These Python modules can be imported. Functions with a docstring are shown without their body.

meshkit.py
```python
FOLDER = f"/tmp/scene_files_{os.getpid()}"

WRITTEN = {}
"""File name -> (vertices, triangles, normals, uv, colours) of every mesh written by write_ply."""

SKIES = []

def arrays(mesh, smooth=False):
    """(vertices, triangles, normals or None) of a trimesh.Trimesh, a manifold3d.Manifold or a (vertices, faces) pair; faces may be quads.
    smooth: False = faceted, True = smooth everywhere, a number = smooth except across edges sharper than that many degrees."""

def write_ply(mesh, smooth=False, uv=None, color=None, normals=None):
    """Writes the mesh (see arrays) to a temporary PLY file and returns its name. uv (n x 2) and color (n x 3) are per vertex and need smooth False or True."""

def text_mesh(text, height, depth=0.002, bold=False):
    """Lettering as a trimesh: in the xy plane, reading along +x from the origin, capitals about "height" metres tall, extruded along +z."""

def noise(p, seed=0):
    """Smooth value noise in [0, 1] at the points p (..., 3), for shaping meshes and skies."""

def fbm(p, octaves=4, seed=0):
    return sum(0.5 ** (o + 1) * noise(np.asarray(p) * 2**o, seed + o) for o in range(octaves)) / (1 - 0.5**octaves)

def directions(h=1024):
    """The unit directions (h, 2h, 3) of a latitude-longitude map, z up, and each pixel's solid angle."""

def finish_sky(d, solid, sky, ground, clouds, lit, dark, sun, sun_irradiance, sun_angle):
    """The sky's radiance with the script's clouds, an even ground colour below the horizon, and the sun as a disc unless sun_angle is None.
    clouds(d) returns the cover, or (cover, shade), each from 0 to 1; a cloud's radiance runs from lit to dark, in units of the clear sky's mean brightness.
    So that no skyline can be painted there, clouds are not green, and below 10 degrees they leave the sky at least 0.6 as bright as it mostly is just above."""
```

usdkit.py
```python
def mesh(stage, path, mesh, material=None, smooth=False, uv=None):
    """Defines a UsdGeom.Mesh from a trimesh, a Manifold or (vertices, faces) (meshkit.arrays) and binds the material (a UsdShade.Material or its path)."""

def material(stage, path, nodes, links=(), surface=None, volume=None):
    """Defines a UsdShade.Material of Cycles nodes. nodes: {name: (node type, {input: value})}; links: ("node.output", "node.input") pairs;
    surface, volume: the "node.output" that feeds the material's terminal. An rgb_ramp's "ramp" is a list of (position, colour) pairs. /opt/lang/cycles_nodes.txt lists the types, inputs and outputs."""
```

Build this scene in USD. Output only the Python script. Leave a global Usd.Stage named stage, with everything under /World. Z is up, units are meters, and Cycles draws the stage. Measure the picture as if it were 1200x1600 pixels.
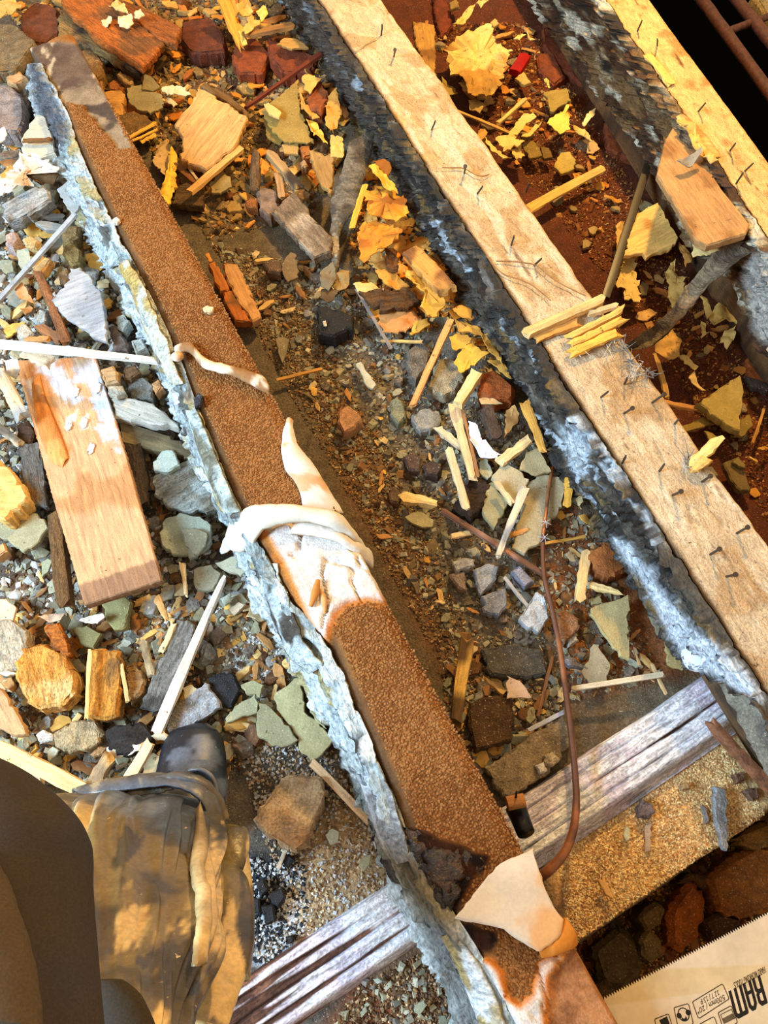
import math, random, zlib, numpy as np, trimesh, manifold3d, usdkit, meshkit
from scipy.spatial import Delaunay
from shapely.geometry import Polygon, Point
import shapely
from pxr import Usd, UsdGeom, UsdLux, UsdShade, Sdf, Gf, Vt

stage = Usd.Stage.CreateInMemory()
UsdGeom.SetStageUpAxis(stage, 'Z'); UsdGeom.SetStageMetersPerUnit(stage, 1.0)
world = UsdGeom.Xform.Define(stage, '/World'); stage.SetDefaultPrim(world.GetPrim())
UsdGeom.Scope.Define(stage, '/World/Looks')
RNG = np.random.default_rng(7)

# ---------------------------------------------------------------- camera, lights, exposure
FPX, HC, TILT = 1200.0, 1.40, math.radians(27.0)       # focal length in pixels of the 1200 x 1600 frame, eye height, tilt from straight down
cam = UsdGeom.Camera.Define(stage, '/World/camera')
cam.CreateHorizontalApertureAttr(36.0); cam.CreateVerticalApertureAttr(48.0); cam.CreateFocalLengthAttr(36.0 * FPX / 1200)
cam.CreateClippingRangeAttr((0.05, 100.0))
cam.AddTranslateOp().Set((0, 0, HC)); cam.AddRotateXOp().Set(math.degrees(TILT))
cam.CreateExposureAttr(0.35)

def lookat_light(light, pos, target):
    z = np.array(pos, float) - np.array(target, float); z /= np.linalg.norm(z)
    x = np.cross([0, 0, 1.0], z); x /= np.linalg.norm(x); y = np.cross(z, x)
    m = Gf.Matrix4d(*x, 0, *y, 0, *z, 0, *map(float, pos), 1)
    light.AddTransformOp().Set(m)

win = UsdLux.RectLight.Define(stage, '/World/window_daylight')           # daylight from the window opening, low on the left
win.CreateWidthAttr(1.2); win.CreateHeightAttr(1.2); win.CreateIntensityAttr(50.0); win.CreateColorAttr((0.50, 0.75, 1.0))
lookat_light(win, (-2.6, -0.35, 2.1), (0.1, 0.6, 0.0))
lamp = UsdLux.SphereLight.Define(stage, '/World/work_lamp')              # warm work lamp hung over the far right of the room
lamp.CreateRadiusAttr(0.06); lamp.CreateIntensityAttr(1250.0); lamp.CreateColorAttr((1.0, 0.61, 0.19)); lamp.AddTranslateOp().Set((0.55, 2.35, 1.75))
dome = UsdLux.DomeLight.Define(stage, '/World/room_fill'); dome.CreateIntensityAttr(0.20); dome.CreateColorAttr((1.0, 0.74, 0.48))

# ---------------------------------------------------------------- projection helpers (where a thing seen in the photo stands at a given height)
_F = np.array([0, math.sin(TILT), -math.cos(TILT)]); _U = np.array([0, math.cos(TILT), math.sin(TILT)]); _R = np.array([1.0, 0, 0]); EYE = np.array([0, 0, HC])
def ray(px, py): return _F + (px - 600) / FPX * _R + (800 - py) / FPX * _U
def P(px, py, z=0.0):
    d = ray(px, py); return EYE + d * ((z - HC) / d[2])
def on_plane(px, py, c, n):
    d = ray(px, py); return EYE + d * (np.dot(c - EYE, n) / np.dot(d, n))
def Q(p):
    v = np.asarray(p, float) - EYE; w = v @ _F
    return np.stack([600 + FPX * (v @ _R) / w, 800 - FPX * (v @ _U) / w], -1)
def unit(v): v = np.asarray(v, float); return v / np.linalg.norm(v)
def lin(c):
    c = np.asarray(c, float) / 255.0
    return np.where(c <= 0.04045, c / 12.92, ((c + 0.055) / 1.055) ** 2.4)
def sstep(a, b, x): t = np.clip((x - a) / (b - a), 0, 1); return t * t * (3 - 2 * t)
def fbm(p, s=1.0, seed=0, o=4):
    p = np.asarray(p, float)
    if p.shape[-1] == 2: p = np.concatenate([p, np.zeros(p.shape[:-1] + (1,))], -1)
    return meshkit.fbm(p * s + 37.7, o, seed)
def sdf(poly, pts):
    """distance to the outline, positive inside"""
    a = np.asarray(poly, float); b = np.roll(a, -1, 0); pts = np.asarray(pts, float)
    best = np.full(len(pts), 1e18); ins = np.zeros(len(pts), bool)
    for (ax, ay), (bx, by) in zip(a, b):
        ex, ey = bx - ax, by - ay; wx, wy = pts[:, 0] - ax, pts[:, 1] - ay
        t = np.clip((wx * ex + wy * ey) / (ex * ex + ey * ey + 1e-12), 0, 1)
        best = np.minimum(best, (wx - t * ex) ** 2 + (wy - t * ey) ** 2)
        c = ((ay > pts[:, 1]) != (by > pts[:, 1])) & (pts[:, 0] < ex * (pts[:, 1] - ay) / (ey if ey else 1e-12) + ax)
        ins ^= c
    return np.sqrt(best) * np.where(ins, 1, -1)

# ---------------------------------------------------------------- materials: colour from the vertices' own pigment ("col"), grain from "gc"
LOOKS = {}
def look(name, stretch=(1, 1, 1), scale=40, amt=(0.6, 1.25), fine=260, famt=(0.75, 1.15), bump=0.4, bdist=0.002, rough=0.85, spec=0.3, dust=None, dirt=None, metallic=0.0, transl=0.0, coat=0.0, warp=0.0):
    n = {'col': ('attribute', {'attribute': 'col'}), 'gc': ('attribute', {'attribute': 'gc'}),
         'map': ('mapping', {'mapping_type': 'point', 'scale': stretch}),
         'n1': ('noise_texture', {'scale': scale, 'detail': 5.0, 'roughness': 0.62, 'distortion': warp}),
         'n2': ('noise_texture', {'scale': fine, 'detail': 3.0, 'roughness': 0.6}),
         'r1': ('rgb_ramp', {'ramp': [(0.3, (amt[0],) * 3), (0.7, (amt[1],) * 3)]}),
         'r2': ('rgb_ramp', {'ramp': [(0.3, (famt[0],) * 3), (0.7, (famt[1],) * 3)]}),
         'm1': ('mix', {'mix_type': 'multiply', 'fac': 1.0}), 'm2': ('mix', {'mix_type': 'multiply', 'fac': 1.0}),
         'hs': ('math', {'math_type': 'multiply_add', 'value2': 0.5}), 'bw': ('rgb_to_bw', {}), 'bw2': ('rgb_to_bw', {}),
         'bump': ('bump', {'strength': bump, 'distance': bdist}),
         'p': ('principled_bsdf', {'roughness': rough, 'specular_ior_level': spec, 'metallic': metallic, 'coat_weight': coat, 'coat_roughness': 0.2})}
    l = [('gc.vector', 'map.vector'), ('map.vector', 'n1.vector'), ('gc.vector', 'n2.vector'), ('n1.fac', 'r1.fac'), ('n2.fac', 'r2.fac'),
         ('col.color', 'm1.color1'), ('r1.color', 'm1.color2'), ('m1.color', 'm2.color1'), ('r2.color', 'm2.color2'),
         ('n2.fac', 'hs.value1'), ('n1.fac', 'hs.value3'), ('hs.value', 'bump.height'), ('bump.normal', 'p.normal')]
    out = 'm2.color'
    if dirt:
        n['ne'] = ('noise_texture', {'scale': dirt[1], 'detail': 6.0, 'roughness': 0.7}); n['re'] = ('rgb_ramp', {'ramp': [(dirt[2], (0, 0, 0)), (dirt[2] + 0.07, (1, 1, 1))]})
        n['be'] = ('rgb_to_bw', {}); n['me'] = ('mix', {'mix_type': 'mix', 'color2': dirt[0]})
        l += [('gc.vector', 'ne.vector'), ('ne.fac', 're.fac'), ('re.color', 'be.color'), ('be.val', 'me.fac'), (out, 'me.color1')]; out = 'me.color'
    if dust:
        n['nd'] = ('noise_texture', {'scale': dust[1], 'detail': 2.0, 'roughness': 0.7}); n['rd'] = ('rgb_ramp', {'ramp': [(dust[2], (0, 0, 0)), (dust[2] + 0.05, (1, 1, 1))]})
        n['bd'] = ('rgb_to_bw', {}); n['md'] = ('mix', {'mix_type': 'mix', 'color2': dust[0]})
        l += [('gc.vector', 'nd.vector'), ('nd.fac', 'rd.fac'), ('rd.color', 'bd.color'), ('bd.val', 'md.fac'), (out, 'md.color1')]; out = 'md.color'
    l.append((out, 'p.base_color')); surf = 'p.BSDF'
    if transl:
        n['t'] = ('translucent_bsdf', {}); n['mx'] = ('mix_closure', {'fac': transl}); l += [(out, 't.color'), ('p.BSDF', 'mx.closure1'), ('t.BSDF', 'mx.closure2')]; surf = 'mx.closure'
    for k in ('bw', 'bw2'): n.pop(k)
    LOOKS[name] = usdkit.material(stage, '/World/Looks/' + name, n, l, surface=surf)
look('wood', (1, 9, 9), 16, (0.62, 1.22), 420, (0.8, 1.12), 0.6, 0.003, 0.75, 0.3, warp=0.4, dirt=(lin((96, 66, 38)), 60, 0.63))
look('joist_wood', (1, 3, 3), 26, (0.68, 1.2), 330, (0.6, 1.2), 0.9, 0.004, 0.8, 0.25, dirt=(lin((92, 66, 42)), 110, 0.62), warp=1.2)
look('rotten_wood', (1, 5, 5), 22, (0.4, 1.35), 220, (0.62, 1.3), 1.0, 0.006, 0.8, 0.3, warp=0.8)
look('plaster', (1, 1, 1), 30, (0.8, 1.12), 330, (0.78, 1.12), 0.7, 0.003, 0.9, 0.2, dirt=(lin((92, 80, 58)), 55, 0.62), dust=(lin((215, 205, 185)), 330, 0.68))
look('stone', (1, 1, 1), 45, (0.55, 1.3), 300, (0.6, 1.25), 1.0, 0.006, 0.85, 0.3, dust=(lin((200, 190, 165)), 300, 0.66))
look('brick', (1, 1, 1), 40, (0.5, 1.3), 350, (0.65, 1.2), 1.0, 0.005, 0.75, 0.4, dust=(lin((215, 170, 120)), 330, 0.7))
look('soil', (1, 1, 1), 35, (0.62, 1.25), 240, (0.55, 1.3), 1.0, 0.006, 0.85, 0.35, dust=(lin((205, 185, 150)), 420, 0.66))
look('paper', (1, 1, 1), 24, (0.82, 1.1), 160, (0.88, 1.08), 0.5, 0.003, 0.8, 0.25, transl=0.12, dirt=(lin((112, 76, 40)), 70, 0.60))
look('fungus_skin', (1, 2.5, 1), 34, (0.42, 1.35), 190, (0.62, 1.25), 1.0, 0.006, 0.6, 0.4, warp=1.5)
look('mycelium', (1, 1, 1), 18, (0.92, 1.05), 200, (0.93, 1.05), 0.35, 0.002, 0.8, 0.25)
look('spore', (1, 1, 1), 30, (0.75, 1.2), 300, (0.75, 1.2), 0.8, 0.003, 0.95, 0.1)
look('wet_rot', (1, 1, 1), 50, (0.5, 1.4), 200, (0.7, 1.3), 1.0, 0.005, 0.3, 0.6)
look('rust', (1, 1, 1), 70, (0.45, 1.5), 300, (0.7, 1.3), 0.8, 0.002, 0.6, 0.5)
look('iron_nail', (1, 1, 1), 120, (0.7, 1.3), 500, (0.8, 1.2), 0.4, 0.001, 0.55, 0.5)
look('copper', (1, 1, 1), 40, (0.7, 1.2), 200, (0.85, 1.1), 0.2, 0.001, 0.4, 0.6)
look('saw_steel', (1, 1, 1), 14, (0.85, 1.08), 90, (0.93, 1.05), 0.1, 0.0006, 0.45, 0.5, dust=(lin((235, 205, 150)), 45, 0.72), coat=0.2)
look('print', rough=0.6)
look('rubber', (1, 1, 1), 35, (0.7, 1.25), 240, (0.85, 1.12), 0.3, 0.001, 0.42, 0.5, dust=(lin((150, 155, 160)), 220, 0.70))
look('oilskin', (1, 1, 1), 16, (0.7, 1.25), 160, (0.8, 1.15), 0.4, 0.003, 0.36, 0.6, dust=(lin((206, 180, 130)), 95, 0.71), warp=1.0)
look('jacket', (1, 1, 1), 30, (0.9, 1.1), 600, (0.8, 1.15), 0.4, 0.001, 0.9, 0.2)
look('crumbs', (1, 1, 1), 60, (0.75, 1.2), 400, (0.8, 1.15), 0.4, 0.001, 0.85, 0.3)
look('void', amt=(0.9, 1.1), rough=1.0, spec=0.0)  # matte finish for the shade painted into the void
look('plastic', rough=0.35, amt=(0.9, 1.1))

# ---------------------------------------------------------------- prims
USED = {}
def path_for(name, parent='/World'):
    k = (parent, name); USED[k] = USED.get(k, -1) + 1
    return f'{parent}/{name}' + (f'_{USED[k]:03d}' if USED[k] else '')
def tag(prim, label=None, cat=None, group=None, kind=None):
    for k, v in (('label', label), ('category', cat), ('group', group), ('kind', kind)):
        if v: prim.SetCustomDataByKey(k, v)
def shade(v, base, alt=None, amt=0.5, s=14, var=0.18, seed=0):
    """pigment at the points v: base, mottled with alt"""
    base = lin(base) if np.ndim(base) == 1 else base
    c = np.broadcast_to(base, (len(v), 3)).copy()
    if alt is not None:
        w = sstep(0.62 - 0.35 * amt, 0.72 - 0.35 * amt, fbm(v, s, seed + 5))[:, None]; c = c * (1 - w) + lin(alt) * w
    return np.clip(c * (1 + var * (fbm(v, s * 2.3, seed + 9)[:, None] * 2 - 1)), 0.002, 0.98)
def emit(name, mesh, mat, col, parent='/World', smooth=30, axis=(1, 0, 0), label=None, cat=None, group=None, kind=None):
    path = path_for(name, parent)
    v, f, n = meshkit.arrays(mesh, smooth)
    m = UsdGeom.Mesh.Define(stage, path)
    m.CreatePointsAttr(Vt.Vec3fArray.FromNumpy(v.astype(np.float32)))
    m.CreateFaceVertexCountsAttr(Vt.IntArray.FromNumpy(np.full(len(f), 3, np.int32)))
    m.CreateFaceVertexIndicesAttr(Vt.IntArray.FromNumpy(f.astype(np.int32).ravel())); m.CreateSubdivisionSchemeAttr('none')
    if n is not None: m.CreateNormalsAttr(Vt.Vec3fArray.FromNumpy(n.astype(np.float32))); m.SetNormalsInterpolation('vertex')
    c = col(v) if callable(col) else (np.asarray(col) if np.ndim(col) == 2 else shade(v, col))
    a = unit(axis); b = np.cross([0, 0, 1.0], a); b = unit(b) if np.linalg.norm(b) > 1e-6 else np.array([0, 1.0, 0]); cc = np.cross(a, b)
    off = (zlib.crc32(path.encode()) % 9973) / 997.0
    gc = np.stack([v @ a, v @ b, v @ cc], -1) + off
    api = UsdGeom.PrimvarsAPI(m)
    api.CreatePrimvar('col', Sdf.ValueTypeNames.Color3fArray, 'vertex').Set(Vt.Vec3fArray.FromNumpy(np.asarray(c, np.float32)))
    api.CreatePrimvar('gc', Sdf.ValueTypeNames.Vector3fArray, 'vertex').Set(Vt.Vec3fArray.FromNumpy(gc.astype(np.float32)))
    UsdShade.MaterialBindingAPI.Apply(m.GetPrim()).Bind(LOOKS[mat])
    tag(m.GetPrim(), label, cat, group, kind)
    return path
def thing(name, label, cat, group=None, kind=None, loc=None):
    path = path_for(name); x = UsdGeom.Xform.Define(stage, path); tag(x.GetPrim(), label, cat, group, kind)
    return path

# ---------------------------------------------------------------- shapes
def grid_faces(nu, nv, wrap=False):
    i, j = np.meshgrid(np.arange(nu - 1), np.arange(nv if wrap else nv - 1), indexing='ij'); k = (j + 1) % nv
    q = np.stack([i * nv + j, i * nv + k, (i + 1) * nv + k, (i + 1) * nv + j], -1).reshape(-1, 4)
    return np.vstack([q[:, [0, 1, 2]], q[:, [0, 2, 3]]])
def fixed(v, f):
    m = trimesh.Trimesh(v, f, process=False); 
    if m.volume < 0: m.invert()
    return m
def loft(rings, caps=True):
    """closed rings (nu x nv x 3) joined to a skin, with caps"""
    r = np.asarray(rings, float); nu, nv = r.shape[:2]; v = r.reshape(-1, 3); f = grid_faces(nu, nv, True)
    if caps:
        v = np.vstack([v, r[0].mean(0), r[-1].mean(0)]); j = np.arange(nv); k = (j + 1) % nv; a = nu * nv
        f = np.vstack([f, np.stack([np.full(nv, a), k, j], -1), np.stack([np.full(nv, a + 1), (nu - 1) * nv + j, (nu - 1) * nv + k], -1)])
    return fixed(v, f)
def tube_mesh(pts, rad, sides=8, wob=0.0, seed=0):
    p = np.asarray(pts, float); n = len(p); rad = np.broadcast_to(rad, (n,)); t = np.gradient(p, axis=0); rings = []
    up = np.array([0.13, 0.2, 1.0])
    for i in range(n):
        d = unit(t[i]); a = np.cross(d, up if abs(d @ unit(up)) < 0.95 else [1.0, 0, 0]); a = unit(a); b = np.cross(d, a); ang = np.arange(sides) * 2 * np.pi / sides
        rings.append(p[i] + rad[i] * (np.cos(ang)[:, None] * a + np.sin(ang)[:, None] * b))
    r = np.array(rings)
    if wob: r += wob * (np.stack([fbm(r.reshape(-1, 3), 60, seed + k) for k in range(3)], -1).reshape(r.shape) - 0.5)
    return loft(r)
def smooth_path(p, n=40):
    p = np.asarray(p, float); d = np.concatenate([[0], np.cumsum(np.linalg.norm(np.diff(p, axis=0), axis=1))]); t = np.linspace(0, d[-1], n)
    from scipy.interpolate import PchipInterpolator
    return PchipInterpolator(d, p)(t)
def rag(poly, step, jit, rng):
    out = []; n = len(poly)
    for a, b in zip(poly, np.roll(poly, -1, 0)):
        k = max(1, int(round(np.linalg.norm(b - a) / step)))
        for i in range(k):
            q = a + (b - a) * i / k
            if i: q = q + rng.normal(0, jit, 2)
            out.append(q)
    return np.array(out)
def slab_mesh(poly3, n, thick, rng, bevel=0.15, jit=0.0022, warp=0.003, wscale=20, step=0.009, curl=None, rough=0.0015, dens=16):
    """a broken piece: outline poly3 (points on a plane with normal n) with ragged edges, uneven faces, bevelled rim and thickness"""
    c = poly3.mean(0); a = poly3[1] - poly3[0]; a = unit(a - n * (a @ n)); b = np.cross(n, a)
    p2 = np.stack([(poly3 - c) @ a, (poly3 - c) @ b], -1)
    size = np.sqrt(max(Polygon(p2).buffer(0).area, 1e-8)); step = min(step, size / 4); jit = min(jit, size * 0.035)
    o = rag(p2, step, jit, rng); pg = Polygon(o)
    if not pg.is_valid or pg.geom_type != 'Polygon':
        pg = pg.buffer(0); pg = max(pg.geoms, key=lambda g: g.area) if pg.geom_type != 'Polygon' else pg
        o = np.array(pg.exterior.coords)[:-1]
    if pg.exterior.is_ccw is False: o = o[::-1]
    bev = min(bevel * thick, 0.18 * size)
    ins = pg.buffer(-bev)
    t = np.roll(o, -1, 0) - np.roll(o, 1, 0); t /= np.linalg.norm(t, axis=1)[:, None] + 1e-12; inner = o + bev * np.stack([-t[:, 1], t[:, 0]], -1)
    x0, y0, x1, y1 = pg.bounds; gs = max(step, size / dens)
    gx, gy = np.meshgrid(np.arange(x0 + gs / 2, x1, gs), np.arange(y0 + gs / 2, y1, gs)); g = np.stack([gx.ravel(), gy.ravel()], -1); g = g + rng.uniform(-.25, .25, g.shape) * gs
    core = pg.buffer(-bev - 0.5 * gs)
    if len(g) and not core.is_empty: g = g[shapely.contains_xy(core, g[:, 0], g[:, 1])]
    else: g = g[:0]
    m = len(o); top2 = np.vstack([inner, g]); tri = Delaunay(top2).simplices if len(top2) > 3 else np.zeros((0, 3), int)
    cen = top2[tri].mean(1); keep = shapely.contains_xy(pg.buffer(-bev * 0.5) if not pg.buffer(-bev * 0.5).is_empty else pg, cen[:, 0], cen[:, 1]); tri = tri[keep]
    e1 = top2[tri[:, 1]] - top2[tri[:, 0]]; e2 = top2[tri[:, 2]] - top2[tri[:, 0]]
    flip = e1[:, 0] * e2[:, 1] - e1[:, 1] * e2[:, 0] < 0; tri[flip] = tri[flip][:, ::-1]
    def lift(q, h):
        w = c + q[:, :1] * a + q[:, 1:] * b
        d = warp * (fbm(w, wscale, int(rng0)) * 2 - 1) * 1.6
        if rough: d = d + rough * (fbm(w, wscale * 5, int(rng0) + 3) - .5)
        if curl is not None: d = d + curl[0] * ((q @ np.array([math.cos(curl[1]), math.sin(curl[1])])) / size) ** 2 * size
        return w + n * (h + d)[:, None]
    rng0 = rng.integers(1000)
    k = len(top2)
    T = lift(top2, np.zeros(k)); E = lift(o, np.full(m, -bev)); G = lift(o + rng.normal(0, bev * 0.3 + 1e-5, o.shape), np.full(m, -thick * 0.75)); B = lift(inner, np.full(m, -thick))
    v = np.vstack([T, E, G, B, lift(np.zeros((1, 2)) + inner.mean(0), np.full(1, -thick))])
    j = np.arange(m); jj = (j + 1) % m
    def band(u, w): return np.vstack([np.stack([u + j, w + j, w + jj], -1), np.stack([u + j, w + jj, u + jj], -1)])
    f = np.vstack([tri, band(0, k), band(k, k + m), band(k + m, k + 2 * m), np.stack([np.full(m, k + 3 * m), k + 2 * m + jj, k + 2 * m + j], -1)])
    return trimesh.Trimesh(v, f, process=False)
def stick_mesh(p0, p1, w0, w1, h, rng, n=9, jag=0.4, wob=0.12, bow=0.0):
    """a splinter: rectangular section, split ends, wavering faces"""
    p0, p1 = np.asarray(p0), np.asarray(p1); d = unit(p1 - p0); s = unit(np.cross(d, [0, 0, 1.0])); u = np.cross(s, d); L = np.linalg.norm(p1 - p0); rings = []
    ph = rng.uniform(0, 9)
    for i in range(n):
        t = i / (n - 1); w = (w0 + (w1 - w0) * t) / 2; q = p0 + (p1 - p0) * t + u * bow * math.sin(math.pi * t) + s * w * wob * 1.6 * math.sin(3 * t + ph)
        k = 1 + wob * rng.normal(0, 1, 6)
        pr = np.array([[-1, -.8], [-.85, .75], [0.1, 1.0], [.9, .7], [1, -.8], [0, -1]]) * np.array([w, h / 2]) * np.clip(k, .6, 1.4)[:, None]
        r = q + pr[:, :1] * s + pr[:, 1:] * u
        if i in (0, n - 1): r = r + d * (rng.uniform(-jag, jag, 6) * max(w0, w1, .004))[:, None]
        rings.append(r)
    return loft(rings)
def strip_mesh(A, B, thick, n=40, m=10, bulge=0.0, wob=0.003, wscale=30, seed=0, edge=0.0):
    """a sheet between two 3-D polylines A and B (same count), bulging and crinkled, with thickness"""
    A = smooth_path(A, n); B = smooth_path(B, n); t = np.linspace(0, 1, m)[None, :, None]
    g = A[:, None] * (1 - t) + B[:, None] * t
    du = np.gradient(g, axis=0); dv = np.gradient(g, axis=1); nn = np.cross(du, dv); nn /= np.linalg.norm(nn, axis=2, keepdims=True) + 1e-12
    if nn[..., 2].mean() < 0: nn = -nn
    fl = fbm(g.reshape(-1, 3), wscale, seed).reshape(n, m, 1) * 2 - 1; f2 = fbm(g.reshape(-1, 3), wscale * 3.3, seed + 4).reshape(n, m, 1) * 2 - 1
    if edge:
        ea = (fbm(A, 70, seed + 1) - .5)[:, None, None] * edge; g = g + (g - g.mean(1, keepdims=True)) / (np.linalg.norm(g - g.mean(1, keepdims=True), axis=2, keepdims=True) + 1e-9) * ea * np.abs(2 * t - 1)
    g = g + nn * (bulge * (1 - (2 * t - 1) ** 2) + wob * fl + 0.4 * wob * f2)
    bk = g - nn * thick; v = np.vstack([g.reshape(-1, 3), bk.reshape(-1, 3)]); f = grid_faces(n, m); N = n * m
    rim = np.concatenate([np.arange(m), np.arange(1, n) * m + m - 1, (n - 1) * m + np.arange(m - 2, -1, -1), np.arange(n - 2, 0, -1) * m]); r2 = np.roll(rim, -1)
    f = np.vstack([f, f[:, ::-1] + N, np.stack([rim, rim + N, r2 + N], -1), np.stack([rim, r2 + N, r2], -1)])
    return fixed(v, f)
# ---------------------------------------------------------------- the three joists' lines, and the lie of the ground
ZT, ZB = 0.20, 0.045
class Line:
    def __init__(s, A, B, width, ext0, ext1):
        A, B = np.asarray(A), np.asarray(B); s.d = unit((B - A) * [1, 1, 0]); s.n = np.array([-s.d[1], s.d[0], 0]); s.A = A - s.d * ext0; s.L = np.linalg.norm(B - A) + ext0 + ext1; s.w = width
    def at(s, u, v, z): return s.A + s.d * u + s.n * v + np.array([0, 0, z - ZT])
    def uv(s, p): q = np.asarray(p, float)[..., :2] - s.A[:2]; return q @ s.d[:2], q @ s.n[:2]
    def wall(s, px, py, off=0.0): return on_plane(px, py, s.A - s.n * off, s.n)           # where a pixel's ray meets the joist's left side
J1 = Line(P(43, 77, ZT), P(790, 1575, ZT), 0.121, 0.0, 0.42)
J2 = Line(P(495, 0, ZT), P(1195, 1085, ZT), 0.160, 0.5, 0.75)
J3 = Line(P(945, 0, ZT), P(1185, 350, ZT), 0.118, 0.7, 0.9)
PITPOLY = [(892, 1486), (985, 1420), (1060, 1368), (1110, 1330), (1210, 1262), (1500, 1080), (1700, 1700), (930, 1900), (960, 1600)]
def ground(p):
    p = np.atleast_2d(np.asarray(p, float)); x, y = p[:, 0], p[:, 1]; q = np.stack([x, y, 0 * x], -1); px = Q(q)
    v1 = J1.uv(q)[1]; v2 = J2.uv(q)[1]; v3 = J3.uv(q)[1]
    far = sstep(0.35, 1.2, y)
    zl = 0.015 + 0.075 * (fbm(q, 3.2, 3) - 0.35) * sstep(0.30, 0.8, y) + 0.02 * far
    zm = 0.0 + 0.05 * (fbm(q, 4.0, 11) - 0.45) * sstep(0.25, 0.7, y) + 0.045 * sstep(0.22, 0.0, -v2 - 0.0) * sstep(0.7, 1.2, y)
    zr = -0.075 + 0.06 * (fbm(q, 3.5, 21) - 0.45)
    z = zl + (zm - zl) * sstep(0.01, 0.11, v1); z = z + (zr - z) * sstep(0.01, 0.15, v2)
    z = z - 1.9 * sstep(0.10, 0.16, v3) * sstep(0.2, 0.3, v2)
    s = sdf(PITPOLY, px); z = np.where(v2 < 0.2, z - 0.17 * sstep(-4, 26, s), z)
    z = z + 0.012 * (fbm(q, 24, 31) - .5) + 0.007 * (fbm(q, 90, 41, 3) - .5)
    return z
def drop(px, py, h=0.0):
    z = 0.02
    for _ in range(6): z = 0.5 * z + 0.5 * (ground(P(px, py, z))[0] + h)
    return P(px, py, z)

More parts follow.
